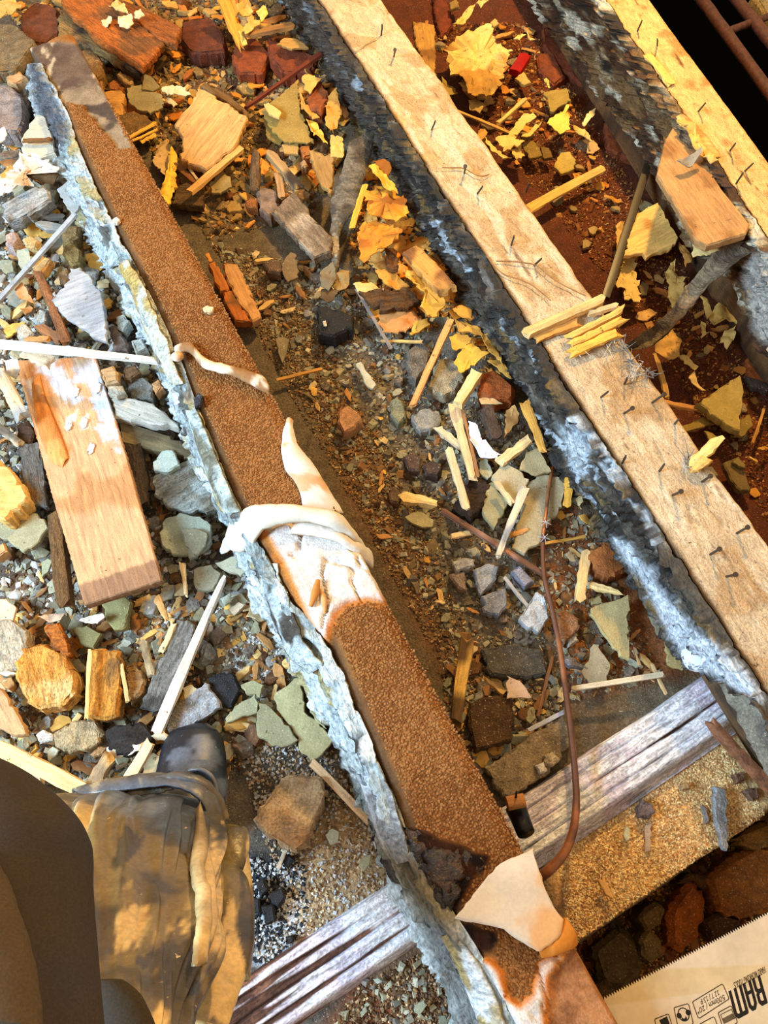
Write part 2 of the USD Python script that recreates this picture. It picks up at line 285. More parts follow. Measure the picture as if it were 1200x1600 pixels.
# soil, coloured where the photo's soil changes kind, plus shade painted into the void
gx, gy = np.meshgrid(np.arange(-2.3, 2.6, 0.0095), np.arange(-0.7, 4.4, 0.0095), indexing='ij')
g2 = np.stack([gx.ravel(), gy.ravel()], -1); gv = np.concatenate([g2, ground(g2)[:, None]], 1)
def soil_col(v):
    q = Q(v * [1, 1, 0]); v1 = J1.uv(v)[1]; v2 = J2.uv(v)[1]; v3 = J3.uv(v)[1]
    left, mid, right = lin((84, 76, 66)), lin((100, 86, 66)), lin((88, 38, 11))
    c = left + (mid - left) * sstep(0, .1, v1)[:, None]; c = c + (right - c) * sstep(0, .15, v2)[:, None]
    def patch(poly, colr, soft=25, k=1.0):
        nonlocal c
        w = (k * sstep(-soft, soft, sdf(poly, q) + 26 * (fbm(v, 14, 77) - .5)))[:, None]; c = c * (1 - w) + lin(colr) * w
    patch([(500, 620), (560, 640), (640, 800), (700, 1000), (690, 1060), (640, 960), (590, 860), (530, 760)], (112, 78, 45))
    patch([(560, 520), (720, 560), (760, 640), (700, 800), (760, 900), (820, 1000), (760, 1080), (690, 980), (640, 780), (560, 640)], (105, 98, 88), 30, .8)
    patch([(860, 780), (1000, 860), (1100, 1050), (900, 1090), (850, 960)], (135, 82, 42), 20)
    patch([(320, 980), (400, 920), (440, 1010), (440, 1090), (350, 1080)], (190, 188, 185), 22, .9)
    patch([(400, 1400), (480, 1360), (480, 1450), (420, 1510), (395, 1500)], (200, 205, 212), 10)
    patch([(385, 1330), (450, 1340), (430, 1420), (400, 1500), (380, 1450)], (40, 42, 46), 12)
    patch([(490, 1270), (580, 1260), (640, 1370), (470, 1470), (470, 1390)], (176, 145, 105), 18)
    patch([(520, 1180), (720, 1500), (760, 1640), (500, 1640), (600, 1500), (660, 1450)], (120, 84, 52), 20, .6)
    patch([(560, 1530), (680, 1600), (500, 1640)], (110, 58, 24), 25)
    patch([(30, 880), (160, 900), (200, 1100), (60, 1120), (0, 1000)], (110, 72, 40), 25, .8)
    patch([(200, 40), (420, 60), (480, 140), (380, 200), (300, 130)], (95, 58, 28), 30, .9)
    patch([(850, 1340), (1165, 1130), (1240, 1180), (1215, 1262), (1060, 1362), (985, 1415), (890, 1480)], (214, 176, 122), 10)
    patch([(860, 1380), (960, 1330), (960, 1420), (890, 1480)], (160, 110, 66), 22, .8)
    patch(PITPOLY, (105, 72, 32), 8)
    w = sstep(.10, .16, v3)[:, None] * (v2 > .1)[:, None]; c = c * (1 - w) + lin((10, 8, 7)) * w  # near-black beyond the far joist: the void's shade put into the colour
    return np.clip(c * (0.85 + 0.35 * fbm(v, 20, 5))[:, None], .003, .95)
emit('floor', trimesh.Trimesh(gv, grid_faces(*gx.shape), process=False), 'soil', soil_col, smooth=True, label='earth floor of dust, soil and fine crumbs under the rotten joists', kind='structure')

emit('floor', trimesh.creation.box((14, 14, .05), transform=trimesh.transformations.translation_matrix((2, 4, -1.98))), 'void', (5, 4, 3), smooth=False, label='bottom of the void beyond the far joist, painted near-black as shade', kind='structure')  # darkness of the unlit void is painted into this floor's colour
# ---------------------------------------------------------------- joists
def joist_mesh(J, nu, nv, top, wl, wr, zb, u0=0.0, u1=None, ragged=0.01, seed=0):
    u = np.linspace(u0, J.L if u1 is None else u1, nu); rings = []
    tv = np.linspace(0, 1, nv); sv = np.linspace(0, 1, 6)[1:-1]
    U, V = np.meshgrid(u, tv, indexing='ij'); l, r = wl(u)[:, None], J.w + wr(u)[:, None]; VV = l + (r - l) * V
    pt = J.A + U[..., None] * J.d + VV[..., None] * J.n
    pt[..., 2] = ZT + top(U, VV, pt)
    edge = np.minimum(V, 1 - V) * J.w; pt[..., 2] -= 0.006 * np.clip(1 - edge / .006, 0, 1) ** 2
    ring = [pt]
    for k, s in enumerate(sv):
        q = pt[:, -1] * 1.0; q[:, 2] = pt[:, -1, 2] * (1 - s) + zb * s; q = q + J.n * (0.006 * (fbm(q, 25, seed + 2) - .3))[:, None]; ring.append(q[:, None])
    for vv in (1.0, 0.0): q = J.A + u[:, None] * J.d + (l * (1 - vv) + r * vv) * J.n; q[:, 2] = zb; ring.append(q[:, None])
    for s in sv[::-1]:
        q = pt[:, 0] * 1.0; q[:, 2] = pt[:, 0, 2] * (1 - s) + zb * s; ring.append(q[:, None])
    R = np.concatenate(ring, 1)
    for e, sgn in ((0, -1), (-1, 1)): R[e] += J.d * sgn * ragged * (fbm(R[e], 40, seed) - .2)[:, None]
    return loft(R)
def zigzag(J, amp, s, seed): return lambda u: amp * (fbm(np.stack([u * s, 0 * u + seed, 0 * u], -1), 1, seed, 4) * 2 - 1)
def px_at(pts, z): return np.array([P(x, y, z) for x, y in pts])
def side_skin(J, toppx, botpx, off, thick, fold, seed, n=640, m=28, lift=0.0, rag_=0.012, skirt=None, crumb=.5):
    """fungus skin hanging on a joist's left side, from the arris to a torn lower edge"""
    T = np.array([J.wall(*p, 0.0) for p in toppx]) + J.n * .006 + [0, 0, .003] if skirt is None else px_at(toppx, ZT + .004) + J.n * .009; B = np.array([J.wall(*p, off * .5) for p in botpx]) if skirt is None else px_at(botpx, skirt)
    T = smooth_path(T, n); B = smooth_path(B, n)
    if skirt is not None: B = B - J.n * (rag_ * 3 * (fbm(np.stack([np.arange(n) * .09, 0 * B[:, 0], 0 * B[:, 0]], -1), 1, seed + 7, 5) - .5))[:, None]; B[:, 2] += rag_ * 2 * (fbm(np.stack([np.arange(n) * .11, 0 * B[:, 0], 0 * B[:, 0]], -1), 1, seed, 5) - .5)
    t = np.linspace(0, 1, m)[None, :, None]; g = T[:, None] * (1 - t) + B[:, None] * t; sh = g.shape; flat = g.reshape(-1, 3)
    st = np.stack([flat @ J.d * (7 if skirt is None else 4.5), flat[:, 2] * 26, flat @ J.n * 5], -1)
    h = fbm(st, 1.0, seed) ** 1.5; h2 = fbm(st * [3.2, 2.4, 1], 1.0, seed + 3); h3 = np.abs(fbm(st * [1.2, 2.2, 1], 1.3, seed + 6) * 2 - 1)
    h4 = fbm(flat * [70, 70, 70], 1.0, seed + 8, 3); h5 = 1 - np.abs(fbm(st * [2.2, 1.3, 1], 1.6, seed + 9, 3) * 2 - 1); d = off + fold * (1.3 * h + .9 * h2 + crumb * h4 + .8 * sstep(.80, .95, h5) - .9 * (h3 < .12) * .6 - .4) ; d = d.reshape(sh[:2])
    d[:, 0] *= 0.35; d += lift * np.linspace(0, 1, m)[None] ** 2
    nn = J.n if skirt is None else -unit(np.cross(J.d, (B - T).mean(0)) * (1 if np.cross(J.d, (B - T).mean(0))[2] > 0 else -1))
    F = g - nn * d[..., None]; Bk = g - nn * np.maximum(d - thick, 0.001)[..., None]
    v = np.vstack([F.reshape(-1, 3), Bk.reshape(-1, 3)]); f = grid_faces(n, m); N = n * m
    rim = np.concatenate([np.arange(m), np.arange(1, n) * m + m - 1, (n - 1) * m + np.arange(m - 2, -1, -1), np.arange(n - 2, 0, -1) * m]); r2 = np.roll(rim, -1)
    return fixed(v, np.vstack([f, f[:, ::-1] + N, np.stack([rim, rim + N, r2 + N], -1), np.stack([rim, r2 + N, r2], -1)]))
def skin_col(J, pal, s=(6, 30), seed=0, zones=()):
    def fn(v):
        st = np.stack([v @ J.d * s[0], v[:, 2] * s[1], v @ J.n * 6], -1); a = fbm(st, 1.0, seed, 5); b = fbm(st * 2.3, 1.0, seed + 5, 4); c = np.broadcast_to(lin(pal[0]), (len(v), 3)).copy()
        for k, (colr, lo, hi, src) in enumerate(pal[1:]):
            w = sstep(lo, hi, (a, b)[src] if src < 2 else fbm(st * 1.4, 1, seed + 20 + k, 4))[:, None]; c = c * (1 - w) + lin(colr) * w
        q = Q(v)
        for poly, colr, soft in zones:
            w = sstep(-soft, soft, sdf(poly, q) + 1.2 * soft * (b - .5))[:, None]; c = c * (1 - w) + lin(colr) * w
        return c
    return fn

T1 = [(60, 100), (78, 130), (97, 167), (120, 235), (160, 325), (200, 405), (238, 480), (275, 560), (305, 640), (335, 715), (362, 780), (400, 850), (445, 930), (510, 1010), (560, 1130), (600, 1220), (640, 1330), (690, 1410), (742, 1490), (800, 1600), (860, 1720)]
_tu, _tv = J1.uv(px_at(T1, ZT)); J1L = lambda u: np.interp(u, np.concatenate([[-.1], _tu]), np.concatenate([[0.0], np.minimum(_tv, 0.004) + .004]))
# --- joist 1: covered in brown spores, white fungus and a torn grey-blue skin
BARE1 = [(20, 60), (125, 70), (207, 232), (198, 236), (182, 236), (176, 222), (160, 205), (148, 190), (138, 180), (131, 166), (118, 166), (100, 160), (60, 110)]
WHITE1 = [(395, 812), (480, 798), (560, 830), (600, 890), (612, 948), (596, 950), (572, 944), (545, 950), (528, 965), (514, 1005), (495, 1005), (470, 960), (440, 890)]
WHITE1B = [(728, 1476), (748, 1494), (768, 1496), (786, 1512), (793, 1535), (800, 1556), (812, 1562), (826, 1552), (833, 1525), (838, 1500), (860, 1488), (888, 1484), (884, 1500), (862, 1530), (858, 1600), (866, 1760), (740, 1760)]
WOOD1 = [(886, 1488), (906, 1478), (1100, 1760), (864, 1760), (858, 1530)]
WET1 = [(628, 1290), (668, 1298), (690, 1312), (718, 1316), (740, 1330), (765, 1335), (762, 1350), (745, 1372), (722, 1410), (712, 1434), (735, 1445), (775, 1456), (782, 1470), (768, 1488), (748, 1490), (725, 1470), (690, 1430), (655, 1370)]
def j1_zone(q, nz):
    o = 9 * (nz - .5)
    return [sdf(z, q) + o for z in (BARE1, WHITE1, WHITE1B, WOOD1, WET1)]
def j1_top(U, V, pt):
    q = Q(pt.reshape(-1, 3)); nz = fbm(pt.reshape(-1, 3), 60, 4); b, w, w2, wd, wt = [z.reshape(U.shape) for z in j1_zone(q, nz)]
    h = 0.004 * (fbm(pt.reshape(-1, 3), 18, 8).reshape(U.shape) - .5)
    V = V - J1L(U) * (1 - V / J1.w); cushion = 0.007 * sstep(.0, .03, V) * sstep(.121, .10, V)
    spore = 1 - np.clip(sum(sstep(-4, 4, z) for z in (b, w, w2, wd)), 0, 1)
    h = h + spore * (cushion + 0.002 * (fbm(pt.reshape(-1, 3), 120, 14).reshape(U.shape) - .5))
    fold = np.abs(fbm(pt.reshape(-1, 3) * [1, .6, 1], 22, 19).reshape(U.shape) * 2 - 1)
    h = h + (sstep(-8, 14, w) + sstep(-8, 14, w2)) * (0.013 + 0.012 * (fbm(pt.reshape(-1, 3), 24, 9).reshape(U.shape) - .4) - .008 * sstep(.12, 0, fold))
    h = h + sstep(-5, 8, wt) * 0.010 * fbm(pt.reshape(-1, 3), 55, 15).reshape(U.shape)
    return h
def j1_col(v):
    q = Q(v); nz = fbm(v, 60, 4); b, w, w2, wd, wt = j1_zone(q, nz); u, vv = J1.uv(v)
    c = shade(v, (150, 100, 54), (124, 80, 44), .4, 9, .1, 3)
    strip = sstep(.026, .008, vv - J1L(u) + .014 * (fbm(v, 15, 6) - .5))[:, None]; c = c * (1 - strip) + lin((88, 68, 48)) * strip  # bare brown wood where spores thin, with the flap's shade painted in
    def put(z, colr, soft): nonlocal c; k = sstep(-soft, soft, z)[:, None]; c = c * (1 - k) + (lin(colr) if np.ndim(colr) == 1 else colr) * k
    put(wt, shade(v, (52, 30, 18), (28, 18, 14), .5, 40), 6)
    put(b, shade(v, (140, 122, 100), (78, 66, 58), .3 , 22), 3)
    far = sstep(150, 120, q[:, 1] + 30 * (nz - .5))[:, None] * sstep(-3, 3, b)[:, None]; c = c * (1 - far * .85) + shade(v * [1, .35, 1], (96, 78, 66), (190, 172, 146), .14, 60) * far * .85
    for z in (w, w2):
        put(z, (200, 122, 52), 11); put(z - 12, (212, 204, 196), 7)
    oc = sstep(.62, .74, fbm(v, 13, 52))[:, None] * sstep(2, 10, w)[:, None]; c = c * (1 - oc * .6) + lin((205, 145, 80)) * oc * .6
    put(wd, shade(v, (168, 116, 76), (140, 92, 58), .5, 30), 2)
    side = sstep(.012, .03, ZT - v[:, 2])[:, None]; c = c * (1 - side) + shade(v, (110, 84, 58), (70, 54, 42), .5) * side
    return c
j1 = thing('floor_joist', 'nearest floor joist coated in brown granular spores and white fungus, skin peeling off its left', 'joist')
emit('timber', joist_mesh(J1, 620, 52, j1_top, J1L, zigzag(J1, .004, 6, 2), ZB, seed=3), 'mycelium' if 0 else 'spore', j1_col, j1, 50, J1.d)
# spore grains
u, v = np.meshgrid(np.arange(0.1, J1.L, 0.0037), np.arange(-0.05, 0.121, 0.0037), indexing='ij'); uu = u.ravel() + RNG.normal(0, .0011, u.size); vv = v.ravel() + RNG.normal(0, .0011, u.size)
pp = J1.at(uu[:, None], vv[:, None], ZT); zz = j1_zone(Q(pp), fbm(pp, 60, 4)); ok = np.all([z < 1 for z in zz], 0) & (Q(pp)[:, 1] > 155) & (vv > J1L(uu) + .006 + .020 * fbm(pp, 15, 6))
pp = pp[ok]; pp[:, 2] = ZT + j1_top(uu[ok], vv[ok], pp) + .0003
def grain_stuff(name, parent, pts, rmin, rmax, mat, cols, label, flat=.8, protos=3, cat=None):
    path = path_for(name, parent); pi = UsdGeom.PointInstancer.Define(stage, path); rel = pi.CreatePrototypesRel()
    for k in range(protos):
        s = trimesh.creation.icosphere(1, 1.0); s.vertices *= 1 + .22 * (fbm(s.vertices, 1.3, 50 + k)[:, None] - .5); s.vertices[:, 2] *= flat
        rel.AddTarget(emit('grain', s, mat, np.tile(lin(cols[k]), (len(s.vertices), 1)), path, True))
    n = len(pts); r = np.random.default_rng(zlib.crc32(path.encode()))
    pi.CreatePositionsAttr(Vt.Vec3fArray.FromNumpy(pts.astype(np.float32))); pi.CreateProtoIndicesAttr(Vt.IntArray.FromNumpy(r.integers(0, protos, n).astype(np.int32)))
    sc = r.uniform(rmin, rmax, n); pi.CreateScalesAttr(Vt.Vec3fArray.FromNumpy(np.stack([sc, sc * r.uniform(.8, 1.2, n), sc], -1).astype(np.float32)))
    tag(pi.GetPrim(), label, cat, None, 'stuff')
    return path
grain_stuff('spore_grains', j1, pp, .0015, .0023, 'spore', [(182, 122, 68), (156, 100, 52), (200, 142, 86)], 'brown granular spore layer')
# grey-blue skin down the left side
B1 = [(45, 100), (52, 150), (66, 200), (85, 255), (120, 335), (150, 385), (190, 455), (225, 520), (255, 575), (280, 640), (318, 720), (350, 790), (385, 865), (425, 975), (470, 1050), (525, 1150), (575, 1260), (600, 1330), (655, 1440), (712, 1560), (775, 1720)]
pal1 = [(196, 204, 204), ((150, 160, 158), .42, .6, 0), ((222, 226, 224), .55, .66, 1), ((176, 160, 112), .60, .68, 2), ((58, 50, 44), .66, .71, 2), ((96, 92, 84), .66, .74, 0)]
emit('fungus_skin', side_skin(J1, T1, B1, .003, .004, .015, 5, lift=.0, skirt=.06, crumb=.12), 'fungus_skin', skin_col(J1, pal1, seed=2, zones=[([(40, 90), (62, 95), (110, 200), (90, 250), (60, 190)], (96, 98, 104), 8), ([(600, 1320), (660, 1340), (735, 1480), (700, 1500), (640, 1420)], (120, 112, 92), 10), ([(650, 1440), (690, 1440), (800, 1640), (730, 1660)], (120, 120, 116), 12)]), j1, True, J1.d, 'grey-blue leathery fungus skin')
# a second, peeled fold standing proud of the arris
def px3(pts, z): return np.array([P(x, y, zz) for (x, y), zz in zip(pts, np.broadcast_to(z, (len(pts),)))])
def fold(name, A, B, z, parent, mat, col, label=None, zb=None, **k):
    return emit(name, strip_mesh(px3(A, z), px3(B, z if zb is None else zb), **k), mat, col, parent, True, label=label)
wcol = lambda base=(206, 198, 184), alt=(190, 140, 85), amt=.25, s=18, seed=1: (lambda v: shade(v, base, alt, amt, s, .06, seed))
fold('fungus_flap', [(120, 205), (150, 270), (165, 310), (185, 360), (210, 410)], [(90, 230), (112, 285), (132, 320), (150, 385), (170, 420)], [.195, .19, .19, .19, .195], j1, 'fungus_skin', wcol((188, 202, 206), (110, 112, 110), .3), 'pale blue flap of skin', zb=[.14, .12, .11, .11, .12], thick=.003, bulge=.008, edge=.012)
fold('fungus_flap', [(200, 405), (232, 470), (262, 545), (285, 600)], [(190, 425), (215, 480), (243, 545), (270, 600)], [.212, .218, .216, .205], j1, 'fungus_skin', wcol((206, 206, 186), (190, 160, 90), .45), 'cream ochre fold of skin', zb=[.17, .15, .14, .14], thick=.004, bulge=.012, wob=.006, edge=.012)
fold('fungus_flap', [(305, 640), (330, 700), (352, 755), (372, 800)], [(292, 640), (310, 700), (330, 755), (352, 800)], [.212, .212, .214, .214], j1, 'fungus_skin', wcol((196, 208, 204), (120, 116, 96), .35), zb=[.15] * 4, thick=.004, bulge=.01, edge=.01)
fold('fungus_flap', [(430, 880), (450, 950), (480, 1010), (505, 1040)], [(398, 880), (420, 950), (452, 1020), (480, 1050)], [.205, .207, .207, .205], j1, 'fungus_skin', wcol((196, 206, 206), (70, 62, 52), .3), zb=[.12] * 4, thick=.004, bulge=.012, wob=.007, edge=.012)
fold('fungus_flap', [(595, 1210), (618, 1265), (634, 1320), (640, 1345)], [(556, 1210), (575, 1265), (600, 1325), (618, 1345)], [.204, .214, .212, .2], j1, 'fungus_skin', wcol((205, 214, 220), (150, 150, 150), .3), 'light blue ragged flap', zb=[.13, .12, .12, .13], thick=.003, bulge=.008, edge=.012)
fold('fungus_flap', [(702, 1456), (742, 1500), (770, 1560), (800, 1640)], [(690, 1462), (715, 1520), (745, 1590), (775, 1660)], [.2, .207, .21, .21], j1, 'fungus_skin', wcol((214, 222, 226), (170, 150, 100), .3), zb=[.17] * 4, thick=.004, bulge=.006, edge=.008)
# leathery white strap over the joist, flap along its right arris, peeled strip across it
fold('fungus_strap', [(352, 838), (372, 802), (402, 788), (470, 789), (525, 799), (560, 836), (572, 860)], [(366, 862), (392, 852), (412, 826), (470, 814), (512, 822), (548, 846), (572, 874)], [.13, .20, .235, .24, .238, .205, .15], j1, 'mycelium', wcol((206, 198, 182), (205, 165, 110), .2), 'white leathery strap of fungus', thick=.006, bulge=.007, wob=.004, edge=.006)
fold('fungus_strap', [(466, 815), (520, 822), (556, 846), (578, 856)], [(452, 834), (515, 842), (552, 862), (583, 888)], [.222, .226, .212, .165], j1, 'mycelium', wcol((208, 198, 184), (200, 150, 92), .25), thick=.005, bulge=.005, wob=.004, edge=.006)
fold('fungus_strap', [(352, 838), (346, 850), (343, 862)], [(366, 850), (356, 862), (346, 866)], [.13, .09, .06], j1, 'mycelium', wcol((215, 222, 220)), thick=.004)
fold('fungus_flap', [(449, 655), (440, 690), (444, 728), (466, 760), (474, 800)], [(457, 657), (465, 692), (492, 728), (516, 768), (538, 802)], [.205, .212, .214, .213, .215], j1, 'mycelium', wcol((212, 206, 198), (196, 158, 120), .35, 26), 'white flap lying along the right edge', zb=[.205, .208, .205, .2, .19], thick=.004, bulge=.006, wob=.003, edge=.006)
emit('fungus_flap', slab_mesh(np.array([on_plane(x, y, P(800, 1410, .228), unit([.05, .1, 1])) for x, y in [(834, 1327), (848, 1380), (868, 1420), (882, 1436), (878, 1458), (862, 1476), (840, 1486), (812, 1468), (780, 1449), (738, 1440), (711, 1434), (735, 1405), (775, 1355), (800, 1340)]]), unit([.05, .1, 1]), .006, np.random.default_rng(3), bevel=.5, jit=.0006, warp=.006, wscale=12, step=.008), 'mycelium', wcol((214, 204, 190), (216, 170, 120), .15, 10), j1, 40, label='big white triangular flap')
fold('fungus_lip', [(884, 1434), (878, 1458), (862, 1476), (842, 1487)], [(903, 1476), (895, 1484), (872, 1489), (846, 1489)], [.222, .222, .222, .222], j1, 'mycelium', wcol((205, 128, 44), (225, 160, 80), .3), 'orange underside of the flap', zb=[.2] * 4, thick=.005, bulge=.008, wob=.002)
fold('peeled_strip', [(272, 540), (292, 534), (322, 560), (372, 574), (412, 588), (420, 602)], [(276, 556), (290, 548), (318, 574), (368, 588), (404, 608), (420, 616)], [.215, .222, .222, .222, .222, .218], j1, 'paper', wcol((224, 208, 184), (150, 110, 70), .3), 'pale peeled strip lying across the spores', thick=.004, bulge=.004, wob=.003, edge=.006)
kn = trimesh.creation.icosphere(3, .011); kn.vertices *= [1.1, .9, .8]; kn.vertices += .004 * (fbm(kn.vertices, 90, 3)[:, None] - .5); kn.apply_translation(P(277, 557, .222)); emit('peeled_knob', kn, 'mycelium', wcol((220, 205, 185)), j1, True)
emit('torn_hole', tube_mesh(px3([(496, 905), (492, 925), (486, 948)], [.222, .224, .22]), [.004, .007, .003], 8, .008), 'mycelium', wcol((190, 130, 66), (120, 80, 40), .4), j1, True, label='torn ochre fold in the white fungus')
emit('torn_hole', tube_mesh(px3([(500, 920), (506, 938), (508, 958)], [.216, .218, .214]), [.003, .006, .002], 8, .006), 'mycelium', wcol((200, 150, 95)), j1, True)

for k, (poly, hz) in enumerate([(WET1[:1] + WET1[1:8] + [(735, 1378), (712, 1410), (690, 1420), (655, 1360)], .010), ([(662, 1330), (690, 1322), (722, 1336), (728, 1370), (700, 1402), (674, 1376)], .016), ([(690, 1372), (712, 1366), (722, 1390), (706, 1420), (690, 1408)], .015)]):
    emit('wet_rot', slab_mesh(px3(poly, ZT + hz), np.array([0, 0, 1.0]), .014, np.random.default_rng(70 + k), bevel=.3, jit=.002, warp=.006, wscale=60, rough=.016, step=.005, dens=34), 'wet_rot', lambda v: shade(v, (58, 34, 20), (26, 17, 13), .5, 50, .3, k), j1, True, label='dark glossy rotten lumps' if k == 0 else None)
# --- joist 2: pale worn top full of nails
def wood_top(seed, amp): return lambda U, V, pt: amp * (fbm(np.stack([U * 5, V * 30, 0 * U], -1).reshape(-1, 3), 1, seed).reshape(U.shape) - .5) + amp * .5 * (fbm(pt.reshape(-1, 3), 90, seed + 2).reshape(U.shape) - .5)
def j2_col(v):
    u, w = J2.uv(v); st = np.stack([u * 3, w * 14, 0 * u], -1)
    c = shade(v, (202, 178, 144), (184, 152, 112), .35, 16, .14, 6)
    for k, (colr, lo, hi, s) in enumerate([((198, 158, 102), .63, .73, 1.0), ((216, 198, 170), .54, .64, 2.2), ((118, 90, 64), .70, .76, 4.5)]):
        t = sstep(lo, hi, fbm(st, s, 30 + k, 4))[:, None] * .85; c = c * (1 - t) + lin(colr) * t
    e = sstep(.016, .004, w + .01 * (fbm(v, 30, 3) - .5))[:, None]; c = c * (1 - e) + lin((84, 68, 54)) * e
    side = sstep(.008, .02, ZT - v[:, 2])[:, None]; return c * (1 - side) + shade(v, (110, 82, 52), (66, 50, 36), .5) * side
j2 = thing('floor_joist', 'middle floor joist with a pale worn top studded with bent nails', 'joist')
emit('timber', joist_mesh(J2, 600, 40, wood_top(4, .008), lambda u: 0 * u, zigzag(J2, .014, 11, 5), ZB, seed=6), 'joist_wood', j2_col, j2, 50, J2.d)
B2 = [(300, -160), (432, -20), (455, 40), (480, 85), (515, 125), (530, 150), (552, 190), (590, 238), (625, 290), (640, 335), (672, 385), (700, 432), (720, 452), (755, 490), (785, 530), (800, 566), (835, 610), (862, 665), (880, 715), (915, 760), (935, 790), (945, 830), (980, 860), (1002, 905), (1040, 960), (1062, 1000), (1075, 1030), (1110, 1040), (1150, 1065), (1195, 1090), (1260, 1180)]
T2 = [(392, -160), (482, -20), (521, 40), (576, 125), (650, 240), (715, 340), (780, 440), (840, 534), (900, 627), (960, 720), (1030, 830), (1090, 921), (1140, 1000), (1195, 1085), (1260, 1185)]
pal2 = [(76, 67, 55), ((122, 114, 102), .54, .60, 0), ((40, 33, 26), .47, .53, 1), ((170, 180, 188), .66, .69, 2), ((30, 26, 23), .60, .65, 0), ((112, 88, 48), .62, .68, 2)]
W2 = [([(990, 870), (1004, 880), (1055, 950), (1085, 985), (1118, 1008), (1192, 1080), (1190, 1100), (1110, 1050), (1080, 1050), (1040, 980), (1000, 900)], (206, 214, 222), 5), ([(955, 840), (985, 850), (1010, 900), (990, 895)], (196, 206, 214), 6), ([(470, 0), (500, 10), (580, 200), (540, 180)], (78, 68, 58), 14), ([(870, 660), (905, 690), (925, 760), (895, 730)], (190, 200, 206), 6)]
emit('fungus_skin', side_skin(J2, T2, B2, .008, .004, .016, 9, n=640, m=34, rag_=.022), 'fungus_skin', skin_col(J2, pal2, (7, 26), 12, W2), j2, True, J2.d, 'dark mottled fungus skin with white patches')
fold('white_strip', [(752, 415), (775, 440), (815, 520), (845, 575), (870, 630)], [(768, 420), (792, 445), (832, 520), (852, 578), (874, 634)], [.19, .19, .185, .17, .15], j2, 'fungus_skin', wcol((190, 200, 208), (130, 130, 130), .3), 'pale blue strip along the edge', zb=[.2, .2, .195, .18, .15], thick=.004, bulge=.004)
fold('white_strip', [(682, 225), (700, 250), (722, 285)], [(692, 228), (712, 255), (730, 290)], [.16, .155, .15], j2, 'fungus_skin', wcol((196, 206, 214)), zb=[.165, .16, .155], thick=.004)
bl = trimesh.creation.icosphere(3, .026); bl.vertices *= [1.0, 1.1, .8]; bl.vertices += .006 * (fbm(bl.vertices, 40, 3)[:, None] - .5); bl.apply_translation(P(1089, 1025, .09)); emit('fungus_bulb', bl, 'mycelium', wcol((216, 216, 214), (190, 140, 80), .4, 12), j2, True, label='white fungus bulb')
fold('fungus_lip', [(1105, 985), (1130, 1010), (1160, 1050), (1192, 1082)], [(1095, 1040), (1120, 1048), (1150, 1070), (1180, 1095)], [.17, .185, .195, .2], j2, 'mycelium', wcol((214, 222, 230), (190, 170, 130), .2), 'white fungus tongue', zb=[.1, .11, .12, .14], thick=.012, bulge=.01, edge=.01)
fold('fungus_ribbon', [(545, 222), (535, 265), (524, 292), (516, 320), (520, 350)], [(588, 205), (580, 240), (566, 288), (552, 330), (536, 352)], [.12, .10, .085, .075, .065], j2, 'fungus_skin', wcol((118, 108, 92), (78, 68, 56), .5, 30), 'brown-grey ribbon of skin hanging off', thick=.003, bulge=.006, wob=.005, edge=.01)
fold('fungus_ribbon', [(519, 350), (513, 380), (518, 410), (510, 440)], [(536, 350), (530, 382), (530, 412), (520, 442)], [.065, .06, .055, .05], j2, 'fungus_skin', wcol((110, 100, 84), (190, 180, 170), .3, 40), thick=.003, bulge=.006, wob=.008, edge=.01)
def nail(parent, b, t, h=.03, head=False, z0=ZT, r=.0021):
    p0, p1 = P(*b, z0 - .012), P(*t, z0 + h); d = unit(p1 - p0); pts = np.array([p0, p0 * .6 + p1 * .4, p0 * .2 + p1 * .8, p1]); pts[2] += np.array([.0008, .0006, 0])
    m = tube_mesh(pts, [r, r, r, r * .85], 8)
    if head: m = trimesh.util.concatenate([m, tube_mesh([p1 - d * .001, p1 + d * .0018], [r * 2.1, r * 2.1], 10)])
    emit('nail', m, 'iron_nail', np.tile(lin((58, 44, 34)), (len(m.vertices), 1)), parent, False)
for b, t, hd in [((595, 62), (597, 38), 0), ((615, 92), (617, 78), 1), ((673, 207), (680, 189), 0), ((725, 275), (727, 260), 1), ((743, 307), (754, 291), 0), ((797, 390), (803, 368), 0), ((831, 418), (846, 404), 0), ((822, 300), (826, 286), 0), ((935, 624), (950, 612), 0), ((970, 649), (988, 638), 1), ((974, 604), (980, 590), 0), ((1012, 634), (1038, 616), 1), ((970, 728), (978, 712), 0), ((1027, 741), (1038, 725), 0), ((1046, 776), (1064, 768), 1), ((1092, 756), (1110, 744), 1), ((1105, 869), (1124, 858), 1), ((1130, 902), (1149, 898), 1), ((1146, 836), (1168, 824), 1), ((1052, 665), (1060, 655), 0)]:
    nail(j2, b, t, .032, hd)
def stub(parent, p0, p1, w, h, z0, z1, col, seed, label=None, mat='wood', w1=None, **k):
    a, b = P(*p0, z0), P(*p1, z1); mpp = np.linalg.norm((a + b) / 2 - EYE) / FPX
    emit('splinter', stick_mesh(a, b, w * mpp, (w if w1 is None else w1) * mpp, h, np.random.default_rng(seed), **k), mat, lambda v: shade(v, col, None, 0, 20, .2, seed), parent, False, b - a, label)
stub(j2, (822, 522), (940, 468), 16, .016, .215, .22, (212, 176, 118), 1, 'broken lath end still nailed on')
stub(j2, (838, 528), (905, 505), 14, .008, .208, .21, (196, 140, 70), 2)
for a, b, w, c in [((888, 528), (975, 482), 10, (226, 182, 100)), ((890, 538), (972, 500), 13, (232, 180, 84)), ((893, 550), (968, 520), 15, (236, 178, 74)), ((920, 490), (965, 478), 9, (214, 180, 130))]: stub(j2, a, b, w, .012, .214, .222, c, int(a[1] * 7), 'bright yellow split wood' if w == 15 else None, jag=.8)
